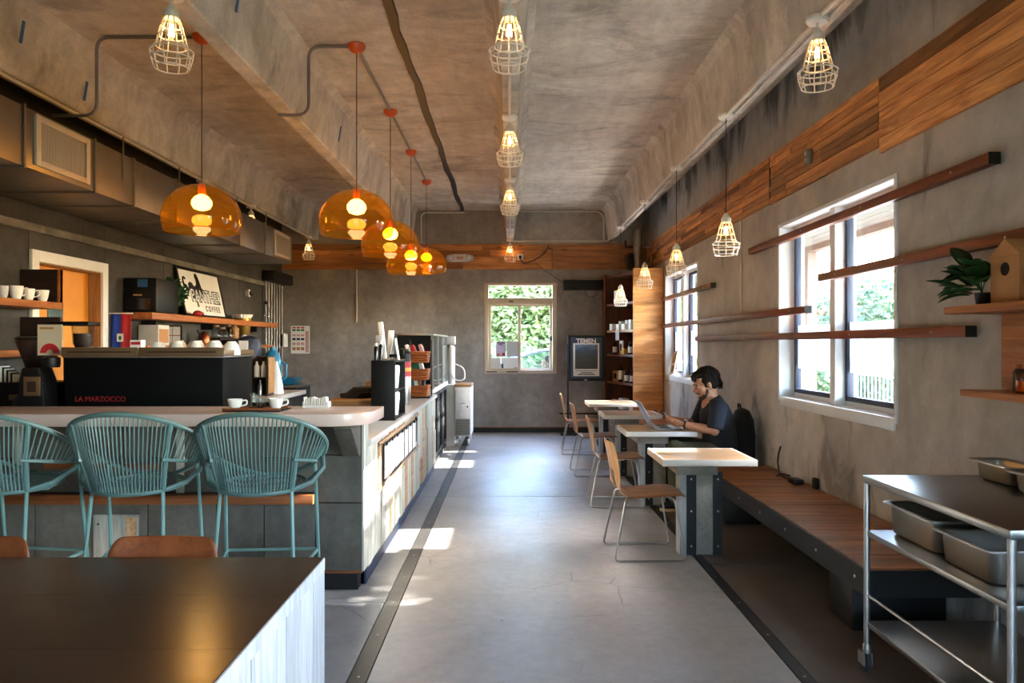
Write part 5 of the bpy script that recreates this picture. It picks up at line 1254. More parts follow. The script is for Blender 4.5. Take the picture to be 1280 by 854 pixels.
MB().lathe([(.045, 1.18), (.05, 1.19), (.05, 1.46)], (-.94, 11.25, 0), 16).build('side_filter', m_black, wt)
MB().tube(bend([(-.86, 11.14, 1.02), (-.80, 11.1, .92), (-.66, 11.1, .92), (-.66, 11.12, 1.10), (-.82, 11.2, 1.16)], .1, 6), .011, 8).build('hose', m_white, wt)
wc = root('wheeled_cabinet', (-.72, 11.2, 0), 'white metal cabinet on castors with dark grille, by the back wall', 'cabinet')
wx0, wx1, wy0, wy1 = -.795, -.555, 10.88, 11.5
MB().box(wx0, wx1, wy0, wy1, .14, .84).build('cabinet_body', m_alu, wc, bevel=.012)
MB().box(wx0-.005, wx1+.005, wy0-.005, wy1+.005, .841, .872).build('top', m_tan, wc, bevel=.004)
gl = MB().box(wx0+.02, wx1-.02, wy0-.006, wy0+.002, .16, .38).build('grille', m_ductdark, wc)
mb = MB()
for k in range(9): mb.box(wx0+.02, wx1-.02, wy0-.010, wy0-.005, .17+k*.023, .178+k*.023)
o = mb.build('louvres', m_conduit_dk, gl); o['kind'] = 'stuff'
MB().box(wx0+.015, wx1-.015, wy0-.008, wy0-.0005, .40, .825).build('door', m_white, wc, bevel=.004)
MB().box(wx0+.09, wx0+.15, wy0-.011, wy0-.008, .60, .612).build('name_plate', m_conduit_dk, wc); MB().lathe([(.012, 0), (.012, .01), (.004, .012)], (wx1-.05, wy0-.008, .56), 10, M=Matrix.Rotation(R(90), 3, 'X')).build('lock', m_black, wc)
for x in (wx0+.04, wx1-.04):
    for y in (wy0+.06, wy1-.06):
        c_ = MB().cyl((x, y, .07), (x, y, .141), .012, n=8).build('castor', m_conduit_dk, wc)
        MB().lathe([(.015, -.014), (.05, -.014), (.053, 0), (.05, .014), (.015, .014)], (x, y+.02, .053), 16, M=Matrix.Rotation(R(90), 3, 'Y')).build('wheel', m_white, c_)
# wooden cabinet behind the cup dispenser
wcab = root('wooden_box', (-1.2, 6.2, zs), 'tan wooden box on the counter behind the black cup dispenser', 'box')
MB().box(-1.38, -1.06, 5.95, 6.5, zs, 1.0).build('crate', m_tan, wcab, bevel=.004)
MB().box(-1.40, -1.05, 5.93, 6.52, 1.0, 1.018).build('lid', m_tan, wcab, bevel=.003)
like('black_cloth', 'folded black cloth on the tan wooden box', MB().loft([[(-1.32+.05*math.cos(a)*1, 6.2+.1*math.sin(a), 1.05) for a in [2*math.pi*k/14 for k in range(14)]], [(-1.24+.13*math.cos(a), 6.2+.17*math.sin(a), 1.019) for a in [2*math.pi*k/14 for k in range(14)]], [(-1.2+.12*math.cos(a), 6.2+.16*math.sin(a), 1.06) for a in [2*math.pi*k/14 for k in range(14)]], [(-1.18+.09*math.cos(a), 6.2+.12*math.sin(a), 1.10) for a in [2*math.pi*k/14 for k in range(14)]]]), m_dkcloth, 'cloth')
o = root('paper_bag', (-1.13, 6.42, 1.019), 'brown paper bag behind the black cloth', 'bag'); MB().prism([(-1.2, 6.36, 1.019), (-1.08, 6.36, 1.019), (-1.07, 6.36, 1.13), (-1.13, 6.36, 1.155), (-1.2, 6.36, 1.13)], (0, .12, 0)).build('bag_body', m_kraft, o, bevel=.006); MB().box(-1.19, -1.09, 6.355, 6.36, 1.04, 1.08).build('printed_label', m_paper, o)

# ================================================================ left wall shelves and what stands on them
shA = root('mounted_shelf', (-3.6, 4.8, 1.7), 'wooden wall shelf with mugs beside the orange door', 'shelf')
MB().box(XL+.002, -3.44, 3.4, 5.9, 1.715, 1.765).build('board', m_shelfwood, shA, bevel=.003)
MB().box(XL+.002, -3.44, 5.87, 5.90, 1.766, 2.02).build('end_panel', m_dkwood, shA); MB().box(-3.46, -3.44, 5.865, 5.905, 1.766, 2.02).build('end_edge', m_shelfwood, shA)
shA2 = root('mounted_shelf', (-3.6, 4.8, 1.36), 'lower wooden wall shelf below the mugs, mostly hidden', 'shelf')
MB().box(XL+.002, -3.44, 3.4, 5.9, 1.36, 1.405).build('board', m_shelfwood, shA2, bevel=.003); MB().box(XL+.002, -3.44, 5.87, 5.90, 1.406, 1.655).build('end_panel', m_dkwood, shA2)
cup('red_cup', 'red cup at the left edge of the mug shelf', -3.50, 5.18, 1.7655, .035, .085, m_red, None)
cup('mug', 'greyish cup next to the red one on the mug shelf', -3.50, 5.30, 1.7655, .035, .085, m_grey_paper, 'mugs on the wall shelf')
cup('mug', 'white mug in the middle of the mug shelf', -3.50, 5.44, 1.7655, .046, .095, m_ceramic, 'mugs on the wall shelf', 0.6)
cup('mug', 'white mug second from the dark end panel', -3.50, 5.58, 1.7655, .043, .085, m_ceramic, 'mugs on the wall shelf', 0.5)
cup('mug', 'white mug standing next to the dark end panel', -3.49, 5.73, 1.7655, .044, .085, m_ceramic, 'mugs on the wall shelf')
shB = root('mounted_shelf', (-3.6, 9.3, 1.69), 'long wooden wall shelf carrying the framed shop poster', 'shelf')
MB().box(XL+.002, -3.45, 7.4, 11.4, 1.69, 1.755).build('board', m_shelfwood, shB, bevel=.003)
for y in (7.8, 9.3, 10.9): MB().box(XL+.002, -3.6, y, y+.02, 1.62, 1.69).build('bracket', m_blackm, shB)
shC = root('mounted_shelf', (-3.6, 9.0, 1.40), 'lower wall shelf with boxes and coffee pots, at eye height', 'shelf')
MB().box(XL+.002, -3.45, 7.3, 11.2, 1.395, 1.435).build('board', m_shelfwood, shC, bevel=.003)
o = root('black_appliance', (-3.6, 7.65, 1.756), 'large black box-shaped appliance with a blue sticker on the shelf', 'appliance')
MB().box(-3.74, -3.42, 7.42, 7.92, 1.756, 2.09).build('casing', m_black, o, bevel=.015)
MB().box(-3.60, -3.505, 7.414, 7.421, 2.0, 2.075).build('sticker', m_bluetape, o); MB().box(-3.64, -3.56, 7.414, 7.421, 1.915, 1.93).build('name_strip', m_tan, o)
MB().box(-3.72, -3.47, 7.414, 7.421, 1.78, 1.89).build('front_panel', m_screen, o)
pl = root('potted_plant', (-3.58, 8.12, 1.756), 'bushy green plant in a pale pot on the left wall shelf', 'plant')
MB().lathe([(.04, 0), (.045, .005), (.058, .115), (.053, .115), (.05, .09)], (-3.58, 8.12, 1.756), 18).build('pot', m_pot, pl)
r_ = random.Random(4); mb = MB(); mb.add(*leaves((-3.57, 8.12, 2.0), (.15, .18, .15), 420, .03, r_, .2)); o = mb.build('foliage', m_leaf_dark, pl, normals=False); o['kind'] = 'stuff'
mb = MB()
for k in range(9): mb.tube([(-3.58, 8.12, 1.85), (-3.57+r_.uniform(-.1, .1), 8.12+r_.uniform(-.1, .1), 2.02)], .003, 5)
mb.build('stem', m_bark, pl)
like('small_bottle', 'small white bottle on the shelf left of the potted plant', MB().lathe([(.018, 0), (.02, .07), (.01, .085), (.01, .105)], (-3.52, 7.97, 1.756), 12), m_white, 'bottle')
# framed shop poster leaning on the wall
fp = root('framed_poster', (-3.66, 9.15, 1.756), 'framed black and white PANTHER COFFEE poster leaning on the shelf', 'poster')
Wp, Hp = 1.24, .585; th = math.atan2(.125, Hp)
Mp = Matrix.Translation((-3.60, 8.53, 1.757)) @ Matrix(((0, -math.sin(th), math.cos(th), 0), (1, 0, 0, 0), (0, math.cos(th), math.sin(th), 0), (0, 0, 0, 1)))
# local: x along the wall, y up the lean, z towards the room
MB().box(0, .035, 0, Hp, -.02, 0, Mp).box(Wp-.035, Wp, 0, Hp, -.02, 0, Mp).box(.035, Wp-.035, 0, .035, -.02, 0, Mp).box(.035, Wp-.035, Hp-.035, Hp, -.02, 0, Mp).build('frame', m_black, fp)
sh_ = MB().box(.035, Wp-.035, .035, Hp-.035, -.012, -.006, Mp).build('print_sheet', m_white, fp)
def flat(pts, name, m, z0=-.0055, t_=.001): return MB().prism([Mp @ Vector((x, y, z0)) for x, y in pts], (Mp.to_3x3() @ Vector((0, 0, t_)))).build(name, m, sh_)
cat_ = [(.30, .245), (.29, .33), (.24, .385), (.25, .43), (.30, .45), (.36, .435), (.40, .40), (.455, .42), (.475, .45), (.475, .50), (.46, .53), (.475, .565), (.515, .575), (.545, .555), (.575, .50), (.60, .43), (.625, .385), (.685, .365), (.74, .345), (.745, .325), (.70, .32), (.64, .325), (.60, .30), (.56, .25), (.52, .28), (.44, .30), (.39, .31), (.36, .245)]
def smooth(P_, n=4):
    out = []; m = len(P_)
    for i in range(m):
        p0, p1, p2, p3 = [Vector((*P_[(i+j-1) % m], 0)) for j in range(4)]
        for k in range(n):
            t = k/n; q = .5*((2*p1)+(p2-p0)*t+(2*p0-5*p1+4*p2-p3)*t*t+(3*p1-p0-3*p2+p3)*t**3); out.append((q.x, q.y))
    return out
flat([(x*.98+.02, y*.93) for x, y in smooth(cat_)], 'panther', m_black)
tl_ = MB(); tp_ = [(.27, .37), (.215, .345), (.16, .365), (.125, .41), (.125, .455), (.155, .475), (.185, .455)]
tl_.tube([Mp @ Vector((x, y*.97, -.005)) for x, y in smooth(tp_)[:25]], .012, 6); tl_.build('panther_tail', m_black, sh_)
flat([(.40, .13), (.45, .125), (.44, .19), (.40, .20)], 'panther_leg', m_black)
rotp = Mp.to_3x3().to_euler()
text('lettering', 'PANTHER', .205, Mp @ Vector((.72, .195, -.0042)), rotp, m_black, sh_, .012)
text('lettering', 'PANTHER', .205, Mp @ Vector((.72, .195, -.0030)), rotp, m_white, sh_, -.001)
text('lettering', 'C O F F E E', .092, Mp @ Vector((.845, .085, -.0050)), rotp, m_black, sh_, .003)
o = root('red_ornament', (-3.50, 8.62, 1.756), 'small red and black ornament on the shelf in front of the poster', 'ornament'); MB().ball((-3.50, 8.60, 1.79), .05, .06, .034).build('red_part', m_red, o); MB().ball((-3.50, 8.69, 1.785), .03, .04, .03).build('black_part', m_black, o)
# flag hanging beside the door
fg = root('hanging_flag', (-3.64, 7.18, 1.73), 'blue and red flag with white emblem hanging beside the orange door', 'flag')
MB().cyl((XL, 7.18, 1.735), (-3.53, 7.18, 1.735), .006, n=8).build('rod', m_white, fg)
def cloth(x0, x1, m, nm): 
    rows_ = []
    for j in range(8):
        z = 1.73-.36*j/7; rows_.append([(x0+(x1-x0)*k/6, 7.18+.008*math.sin((x0+(x1-x0)*k/6)*70+j*.3), z) for k in range(7)])
    MB().grid(rows_).build(nm, m, fg, solid=.002)
m_flagblue = paint('flag_blue', '#1d3f9a', 0.7); cloth(-3.735, -3.64, m_flagblue, 'blue_cloth'); cloth(-3.64, -3.545, m_red, 'red_cloth')
MB().box(-3.672, -3.612, 7.166, 7.168, 1.47, 1.545).build('emblem_panel', m_white, fg); MB().ball((-3.642, 7.165, 1.505), .014, .002, .022).build('emblem', m_green, fg)
# lower shelf goods
o = root('carton', (-3.62, 7.75, 1.436), 'pale kraft carton on the lower left wall shelf', 'box'); MB().box(-3.73, -3.53, 7.7, 7.95, 1.436, 1.64).build('box', m_pot, o, bevel=.003); MB().box(-3.535, -3.5285, 7.72, 7.93, 1.46, 1.60).build('printed_label', m_kraft, o)
o = root('framed_notes', (-3.62, 8.3, 1.436), 'black frame holding pale printed notes on the lower left shelf', 'frame')
MB().box(-3.74, -3.725, 8.25, 8.265, 1.436, 1.65).box(-3.545, -3.53, 8.25, 8.265, 1.436, 1.65).box(-3.725, -3.545, 8.25, 8.265, 1.436, 1.45).box(-3.725, -3.545, 8.25, 8.265, 1.636, 1.65).build('frame', m_black, o)
for x0, x1, z0, z1 in ((-3.722, -3.64, 1.545, 1.632), (-3.63, -3.548, 1.545, 1.632), (-3.722, -3.64, 1.455, 1.535), (-3.63, -3.548, 1.455, 1.535)): MB().box(x0, x1, 8.256, 8.259, z0, z1).build('note', m_paper, o)
MB().box(-3.725, -3.545, 8.259, 8.264, 1.45, 1.636).build('backing', m_tan, o)
kt = root('gooseneck_kettle', (-3.58, 8.9, 1.436), 'dark gooseneck kettle on the lower left wall shelf', 'kettle')
MB().lathe([(.07, 0), (.075, .01), (.06, .11), (.045, .14), (.02, .15), (.01, .165)], (-3.58, 8.98, 1.436), 18).build('body', m_copper, kt)
MB().tube([(-3.57, 8.91, 1.47), (-3.56, 8.83, 1.49), (-3.56, 8.79, 1.57), (-3.56, 8.74, 1.60)], .009, 8).build('spout', m_black, kt)
MB().tube([(-3.58, 9.04, 1.57), (-3.58, 9.10, 1.56), (-3.58, 9.10, 1.48), (-3.58, 9.06, 1.46)], .010, 8).build('handle', m_black, kt)
rk = root('glass_rack', (-3.6, 9.8, 1.436), 'wooden drying rack under the glass jugs and gold tin', 'rack')
MB().box(-3.72, -3.47, 9.2, 10.5, 1.50, 1.52).build('top_board', m_dkwood, rk)
for y in (9.22, 9.85, 10.46): MB().box(-3.71, -3.48, y, y+.02, 1.436, 1.50).build('foot', m_dkwood, rk)
for i, (y, h_, lab) in enumerate(((9.32, .20, 'glass jug on the drying rack, nearest the kettle'), (9.52, .17, 'glass jug in the middle of the drying rack'), (9.72, .22, 'tall glass jug beside the wooden canister'))):
    o = root('glass_jug', (-3.57, y, 1.521), lab, 'jug', 'glass jugs on the rack'); MB().lathe([(.05, 0), (.065, .02), (.06, h_*.5), (.03, h_*.72), (.04, h_), (.037, h_), (.027, h_*.72), (.055, h_*.5), (.055, .02)], (-3.57, y, 1.521), 18).build('glass_body', m_cupglass, o)
    MB().lathe([(.033, h_*.66), (.034, h_*.78)], (-3.57, y, 1.521), 14).build('wood_collar', m_tan, o)
like('canister', 'small tan canister left of the gold tin on the rack', MB().lathe([(.055, 0), (.06, .01), (.06, .13), (.03, .16), (.02, .19)], (-3.57, 9.93, 1.521), 18), m_tan, 'canister')
gt = root('gold_tin', (-3.56, 10.22, 1.521), 'shiny gold tin with white fluted paper filters on top', 'tin')
MB().lathe([(.085, .05), (.088, .055), (.105, .27), (.10, .27)], (-3.56, 10.22, 1.521), 24).build('tin', m_brass, gt)
MB().cyl((-3.56, 10.22, 1.521), (-3.56, 10.22, 1.575), .05, n=16).build('stand', m_conduit_dk, gt)
rg = []
for q, (rr_, zz) in enumerate(((.10, .268), (.118, .30), (.12, .318))): rg.append([Vector((-3.56+(rr_+.006*q*(1 if k % 2 else -1))*math.cos(2*math.pi*k/40), 10.22+(rr_+.006*q*(1 if k % 2 else -1))*math.sin(2*math.pi*k/40), 1.521+zz)) for k in range(40)])
MB().loft(rg).build('paper_filters', m_paper, gt)
o = root('glass_bottle', (-3.56, 11.15, 1.756), 'clear glass bottle at the far end of the poster shelf', 'bottle'); MB().lathe([(.05, 0), (.055, .01), (.055, .17), (.025, .23), (.025, .28)], (-3.54, 11.15, 1.756), 18).build('body', m_cupglass, o); MB().lathe([(.03, .27), (.03, .31), (.01, .315)], (-3.54, 11.15, 1.756), 14).build('cap', m_black, o)
bk = root('back_counter', (-3.45, 7.7, 0), 'dark low counter along the left wall under the shelves', 'counter')
MB().box(XL+.002, -3.2, 7.3, 11.4, .08, .86).build('cabinet', m_blackm, bk); MB().box(XL+.002, -3.17, 7.28, 11.42, .861, .9).build('worktop', m_counter, bk, bevel=.003); MB().box(XL+.05, -3.26, 7.35, 11.35, 0, .08).build('plinth', m_black, bk)
# back wall papers and box
wp = root('printed_notice', (-3.44, YB-.01, 1.3), 'pink and white printed notice on the back wall near the corner', 'notice')
MB().box(-3.60, -3.29, YB-.006, YB-.001, 1.29, 1.745).build('sheet', m_paper, wp)
for z, h_, m in ((1.705, .022, m_red), (1.66, .03, m_green), (1.575, .03, m_pink), (1.51, .035, m_navy), (1.43, .04, m_pink), (1.345, .05, m_kraft)):
    for x0 in (-3.575, -3.505, -3.435): MB().box(x0, x0+.055, YB-.0075, YB-.0062, z, z+h_).build('printed_block', m, wp)
MB().box(-3.36, -3.305, YB-.0075, YB-.0062, 1.31, 1.66).build('printed_column', m_pink, wp)
o = root('control_box', (XL+.08, 12.4, 1.5), 'small black and white control box on the corner wall', 'control box'); MB().box(XL+.001, XL+.10, 12.30, 12.5, 1.42, 1.60).build('box', m_black, o, bevel=.006); MB().box(XL+.10, XL+.13, 12.30, 12.5, 1.40, 1.62).build('cover', m_white, o, bevel=.006)
MB().tube([(XL+.05, 12.32, 1.42), (XL+.06, 12.2, 1.25), (XL+.07, 12.0, 1.12), (XL+.05, 11.8, 1.02)], .012, 6).build('cable', m_black, o)
# papers in the back window
for i, (x0, x1, z0, z1, m, lab, ex) in enumerate([(-.235, -.075, 1.24, 1.49, m_purple, 'lilac flyer in the hatch window', m_red), (-.065, .125, 1.24, 1.49, m_grey_paper, 'grey paper sheet in the hatch window, upper right', None), (-.32, -.16, 1.03, 1.22, m_pot, 'beige paper sheet in the hatch window, lower left', None), (-.15, .125, 1.03, 1.225, m_paper, 'white printed sheet in the hatch window, lower right', m_navy)]):
    o = root('window_notice', ((x0+x1)/2, YB+.025, z0), lab, 'notice', 'papers taped in the hatch window'); s_ = MB().box(x0, x1, YB+.036, YB+.038, z0, z1).build('sheet', m, o)
    if ex:
        mb = MB()
        if m is m_purple: mb.box(x0+.02, x0+.06, YB+.0352, YB+.036, z0+.015, z0+.05).box(x0+.10, x1-.015, YB+.0352, YB+.036, z0+.015, z0+.06)
        else: mb.box(x0+.005, x0+.035, YB+.0352, YB+.036, z0+.01, z0+.09).box(x1-.06, x1-.02, YB+.0352, YB+.036, z0+.015, z0+.03)
        mb.build('printed_block', ex, s_)
        if m is m_purple: MB().box(x0+.015, x1-.02, YB+.0352, YB+.036, z1-.035, z1-.018).box(x0+.04, x1-.05, YB+.0352, YB+.036, z1-.06, z1-.045).build('heading', m_navy, s_)
# leaning card on the far side-window sill
o = root('window_card', (XR+.06, 11.0, 1.016), 'printed card leaning in the far side window', 'card'); M_ = Matrix.Translation((XR+.04, 10.92, 1.016)) @ Matrix.Rotation(R(12), 4, 'Y') @ Matrix.Rotation(R(-8), 4, 'X')
MB().box(0, .004, -.13, .13, 0, .34, M_).build('card', m_paper, o); MB().box(-.0012, -.0002, -.10, .10, .17, .30, M_).box(-.0012, -.0002, -.10, .06, .04, .13, M_).build('printed_block', m_tan, o)

# ================================================================ shelves on the right wall
s1 = root('mounted_shelf', (2.14, 3.0, 1.6), 'upper wooden shelf with plants on the right wall', 'shelf'); MB().box(2.03, XR-.002, 2.3, 3.60, 1.588, 1.622).build('board', m_shelfwood, s1, bevel=.003)
s2 = root('mounted_shelf', (2.14, 2.9, 1.22), 'lower wooden shelf with candle glass on the right wall', 'shelf'); MB().box(2.03, XR-.002, 2.3, 3.47, 1.215, 1.245).build('board', m_shelfwood, s2, bevel=.003)
s3 = root('wood_panel', (2.24, 3.0, 1.25), 'reddish wooden back panel between the two right shelves', 'panel')
for k in range(6): MB().box(XR-.018, XR-.001, 2.35, 3.49, 1.2465+k*.0565, 1.2465+k*.0565+.0555).build('plank', m_shelfwood, s3)
bh = root('bird_house', (2.16, 3.26, 1.6225), 'brown cardboard bird house with round black hole on the upper shelf', 'bird house')
hx, hy, hz = 2.10, 3.17, 1.6225
MB().prism([(hx, hy, hz), (hx+.12, hy, hz), (hx+.12, hy, hz+.20), (hx+.0, hy, hz+.20)], (0, .19, 0)).build('house_body', m_kraft, bh, bevel=.002)
MB().prism([(hx-.002, hy-.01, hz+.20), (hx-.002, hy+.20, hz+.20), (hx-.002, hy+.095, hz+.275)], (.13, 0, 0)).build('gable_roof', m_kraft, bh, bevel=.002)
MB().cyl((hx-.002, hy+.09, hz+.145), (hx+.0005, hy+.09, hz+.145), .028, n=24).build('entry_hole', m_gap, bh)
MB().cyl((hx+.07, hy-.0022, hz+.135), (hx+.07, hy+.0005, hz+.135), .027, n=24).build('side_hole', m_gap, bh)
wb2 = root('tea_carton', (2.14, 3.06, 1.6225), 'white and yellow carton in front of the bird house', 'box'); MB().box(2.085, 2.20, 2.97, 3.11, 1.6225, 1.735).build('box', m_paper, wb2, bevel=.002); MB().box(2.105, 2.13, 2.9685, 2.9702, 1.69, 1.71).build('label', m_yellow, wb2); MB().box(2.083, 2.2, 2.97, 3.11, 1.735, 1.74).build('lid', m_yellow, wb2)
def big_leaf(p, d, L, w_, droop=.35):
    d = Vector(d).normalized(); up = Vector((0, 0, 1)); s_ = d.cross(up).normalized(); n_ = s_.cross(d); rows_ = []
    for i in range(7):
        t = i/6; c_ = Vector(p)+d*L*t-up*droop*L*t*t; ww = w_*math.sin(math.pi*(t*.93+.04))**.75
        rows_.append([c_-s_*ww+n_*ww*.28, c_, c_+s_*ww+n_*ww*.28])
    return rows_
pp = root('leafy_plant', (2.13, 3.50, 1.6225), 'broad-leaved dark green plant at the end of the upper right shelf', 'plant')
MB().lathe([(.03, 0), (.034, .004), (.042, .06), (.038, .06)], (2.16, 3.50, 1.6225), 16).build('pot', m_blackm, pp)
r_ = random.Random(14)
for k in range(24):
    a = r_.uniform(0, 6.28); el = r_.uniform(-.2, 1.15); d = Vector((-.65+.7*math.cos(a), .25+.8*math.sin(a), el))
    st = Vector((2.12+r_.uniform(-.04, .02), 3.47+r_.uniform(-.06, .05), 1.66+r_.uniform(0, .12)))
    MB().grid(big_leaf(st+d.normalized()*.03, d, r_.uniform(.12, .18), r_.uniform(.036, .052), r_.uniform(.1, .5))).build('leaf', m_leaf_dark, pp, solid=.0012, normals=False)
mb = MB()
for k in range(10): mb.tube([(2.15, 3.50, 1.68), (2.12+r_.uniform(-.03, .03), 3.48+r_.uniform(-.04, .04), 1.75)], .003, 5)
mb.build('stem', m_green, pp)
vp = root('trailing_plant', (2.16, 2.8, 1.6225), 'trailing green plant with small leaves at the right edge, upper shelf', 'plant')
MB().lathe([(.045, 0), (.06, .09), (.055, .09)], (2.15, 2.83, 1.6225), 16).build('pot', m_pot, vp)
mb = MB(); mv = MB()
for k in range(14):
    a = r_.uniform(0, 6.28); p0 = Vector((2.14, 2.84, 1.72)); p1 = p0+Vector((-.05+.06*math.cos(a), .06+.10*math.sin(a), .05)); p2 = p1+Vector((-.03, .03, -.12-.1*r_.random())); mv.tube([p0, p1, p2], .002, 4)
    for q in range(9):
        t = q/8; c_ = p0.lerp(p1, t*2) if t < .5 else p1.lerp(p2, t*2-1); mb.add(*leaves(tuple(c_), (.012, .012, .012), 5, .010, r_, 0))
o = mb.build('foliage', m_leaf_tree, vp, normals=False); o['kind'] = 'stuff'; mv.build('vine', m_green, vp)
cg = root('candle_glass', (2.12, 3.16, 1.2455), 'amber glass candle jar on the lower right shelf', 'candle'); MB().lathe([(.028, 0), (.03, .004), (.03, .085), (.027, .085), (.026, .008)], (2.11, 3.16, 1.2455), 20).build('jar', m_amber, cg); MB().lathe([(.026, .008), (.026, .05)], (2.11, 3.16, 1.2455), 16).build('wax', m_brass, cg)
o = root('dark_jar', (2.17, 3.24, 1.2455), 'dark brown jar behind the candle on the lower right shelf', 'jar'); MB().lathe([(.035, 0), (.038, .01), (.038, .08), (.03, .1)], (2.17, 3.25, 1.2455), 18).build('jar', m_dkwood, o); MB().lathe([(.033, .1), (.033, .12), (.01, .122)], (2.17, 3.25, 1.2455), 16).build('lid', m_copper, o)
cb_ = root('power_cables', (2.15, 6.1, .39), 'black power cables coiled on the bench by the wall', 'cable')
MB().tube([(2.235, 6.35, .60), (2.20, 6.3, .55), (2.14, 6.15, .50), (2.12, 6.05, .42), (2.16, 5.95, .40), (2.2, 6.05, .41), (2.17, 6.2, .405), (2.12, 6.1, .402)], .007, 6).build('cable', m_black, cb_); MB().box(2.12, 2.2, 5.75, 5.88, .393, .43).build('power_block', m_black, cb_, bevel=.006); MB().box(2.215, 2.243, 5.58, 5.64, .393, .47).build('plug', m_black, cb_, bevel=.004)
# ================================================================ people
def fuse(mb, name, mat, parent, voxel=.006, it=4, org=None):
    """melt overlapping volumes into one continuous surface"""
    o = mb.build(name, mat, parent, origin=org)
    md = o.modifiers.new('remesh', 'REMESH'); md.mode = 'VOXEL'; md.voxel_size = voxel; md.use_smooth_shade = True
    sm = o.modifiers.new('smooth', 'SMOOTH'); sm.factor = .5; sm.iterations = it
    bpy.context.view_layer.update()
    me = bpy.data.meshes.new_from_object(o.evaluated_get(bpy.context.evaluated_depsgraph_get()))
    me.name = name; o.modifiers.clear(); old = o.data; o.data = me; bpy.data.meshes.remove(old)
    me.polygons.foreach_set('use_smooth', [True]*len(me.polygons))
    if not me.materials: me.materials.append(mat)
    return o
def limb(mb, pts, rad, n=14):
    """a tapered limb with rounded ends"""
    mb.tube(pts, rad, n)
    for p, r in zip(pts, rad): mb.ball(p, r*.985, n=n, m=8)
def head_frame(ear, fwd, up=(0, 0, 1), s=1.0):
    f = Vector(fwd).normalized(); l = Vector(up).cross(f).normalized(); u = f.cross(l)
    M = Matrix(((f.x, l.x, u.x, ear[0]), (f.y, l.y, u.y, ear[1]), (f.z, l.z, u.z, ear[2]), (0, 0, 0, 1)))
    return M @ Matrix.Scale(s, 4)
def head_shape(mb, M):
    R3 = M.to_3x3()
    def b(c, rx, ry, rz): mb.ball(M @ Vector(c), rx, ry, rz, 16, 10, R3)
    b((-.012, 0, .038), .098, .076, .092); b((.036, 0, -.022), .060, .060, .085); b((.030, 0, .05), .068, .066, .06)
    b((.066, 0, -.097), .028, .027, .022); b((.04, 0, -.085), .045, .048, .03)
    for s in (-1, 1):
        b((.052, s*.040, -.02), .034, .026, .032); b((.022, s*.050, -.065), .035, .016, .035); b((-.008, s*.077, -.004), .016, .007, .028); b((-.004, s*.079, .010), .014, .008, .013); b((-.008, s*.078, -.024), .008, .006, .010)
        b((.083, s*.030, .026), .014, .024, .009); b((.0805, s*.031, .0115), .0125, .0155, .0075); b((.080, s*.031, -.006), .0115, .015, .004); b((.100, s*.012, -.028), .014, .010, .010)
    mb.tube([M @ Vector(p) for p in ((.090, 0, .022), (.103, 0, .0), (.116, 0, -.022))], [.009, .012, .0145], 10); b((.116, 0, -.024), .014, .013, .011)
    b((.092, 0, -.056), .013, .026, .007); b((.090, 0, -.069), .012, .022, .007); b((.082, 0, -.062), .014, .028, .018)
def head_details(M, parent, hair_m, brow=True):
    R3 = M.to_3x3()
    for s in (-1, 1):
        e = MB().ball(M @ Vector((.0775, s*.031, .003)), .0115, .0125, .0075, 14, 8, R3).build('eye', m_ceramic, parent)
        MB().ball(M @ Vector((.0862, s*.031, .000)), .0050, .0065, .0060, 10, 6, R3).build('iris', m_dkwood, e)
        MB().tube([M @ Vector(p) for p in ((.097, s*.014, .026), (.098, s*.032, .031), (.084, s*.052, .026))], [.004, .005, .003], 6).build('eyebrow', hair_m, parent)
def hand(mb, wrist, d, n, side, curl=(.5, .5, .5, .5), L=1.0):
    """palm from the wrist along d, palm facing n; side = where the thumb is"""
    w_ = Vector(wrist); d = Vector(d).normalized(); n = (Vector(n)-d*Vector(n).dot(d)).normalized(); s_ = d.cross(n)*side
    rows_ = []
    for t, wd, th in ((-.02, .026, .021), (.02, .034, .018), (.055, .041, .016), (.088, .040, .013)):
        c_ = w_+d*t*L; rows_.append([c_+s_*wd*math.cos(a)+n*th*math.sin(a) for a in [2*math.pi*k/14 for k in range(14)]])
    mb.loft(rows_); knuckle = []
    for i, (off, ln, r) in enumerate(((.031, .074, .0086), (.011, .082, .0088), (-.010, .077, .0084), (-.030, .060, .0076))):
        p = w_+d*.084*L+s_*off; path = [w_+d*.06*L+s_*off*.9, p]; ang = .12; q = p
        for k in range(3):
            ang += curl[i]*(.9 if k else .6); sg = ln*(.45, .32, .25)[k]
            q = q+(d*math.cos(ang)+n*math.sin(ang)+s_*off*.9).normalized()*sg; path.append(q)
        mb.tube(path, [r*1.15, r*1.1, r*1.02, r*.95, r*.75], 8); mb.ball(path[-1], r*.75, n=8, m=6); mb.ball(path[1], r*1.15, n=8, m=6)
    t0 = w_+d*.022*L+s_*.028; t1 = t0+(d*.6+s_*.7+n*.35).normalized()*.042; t2 = t1+(d*.85+s_*.25+n*.5).normalized()*.032; t3 = t2+(d*.9-s_*.05+n*.4).normalized()*.026
    mb.tube([t0-d*.01, t0, t1, t2, t3], [.015, .0155, .0115, .0100, .0078], 8); mb.ball(t3, .0078, n=8, m=6)

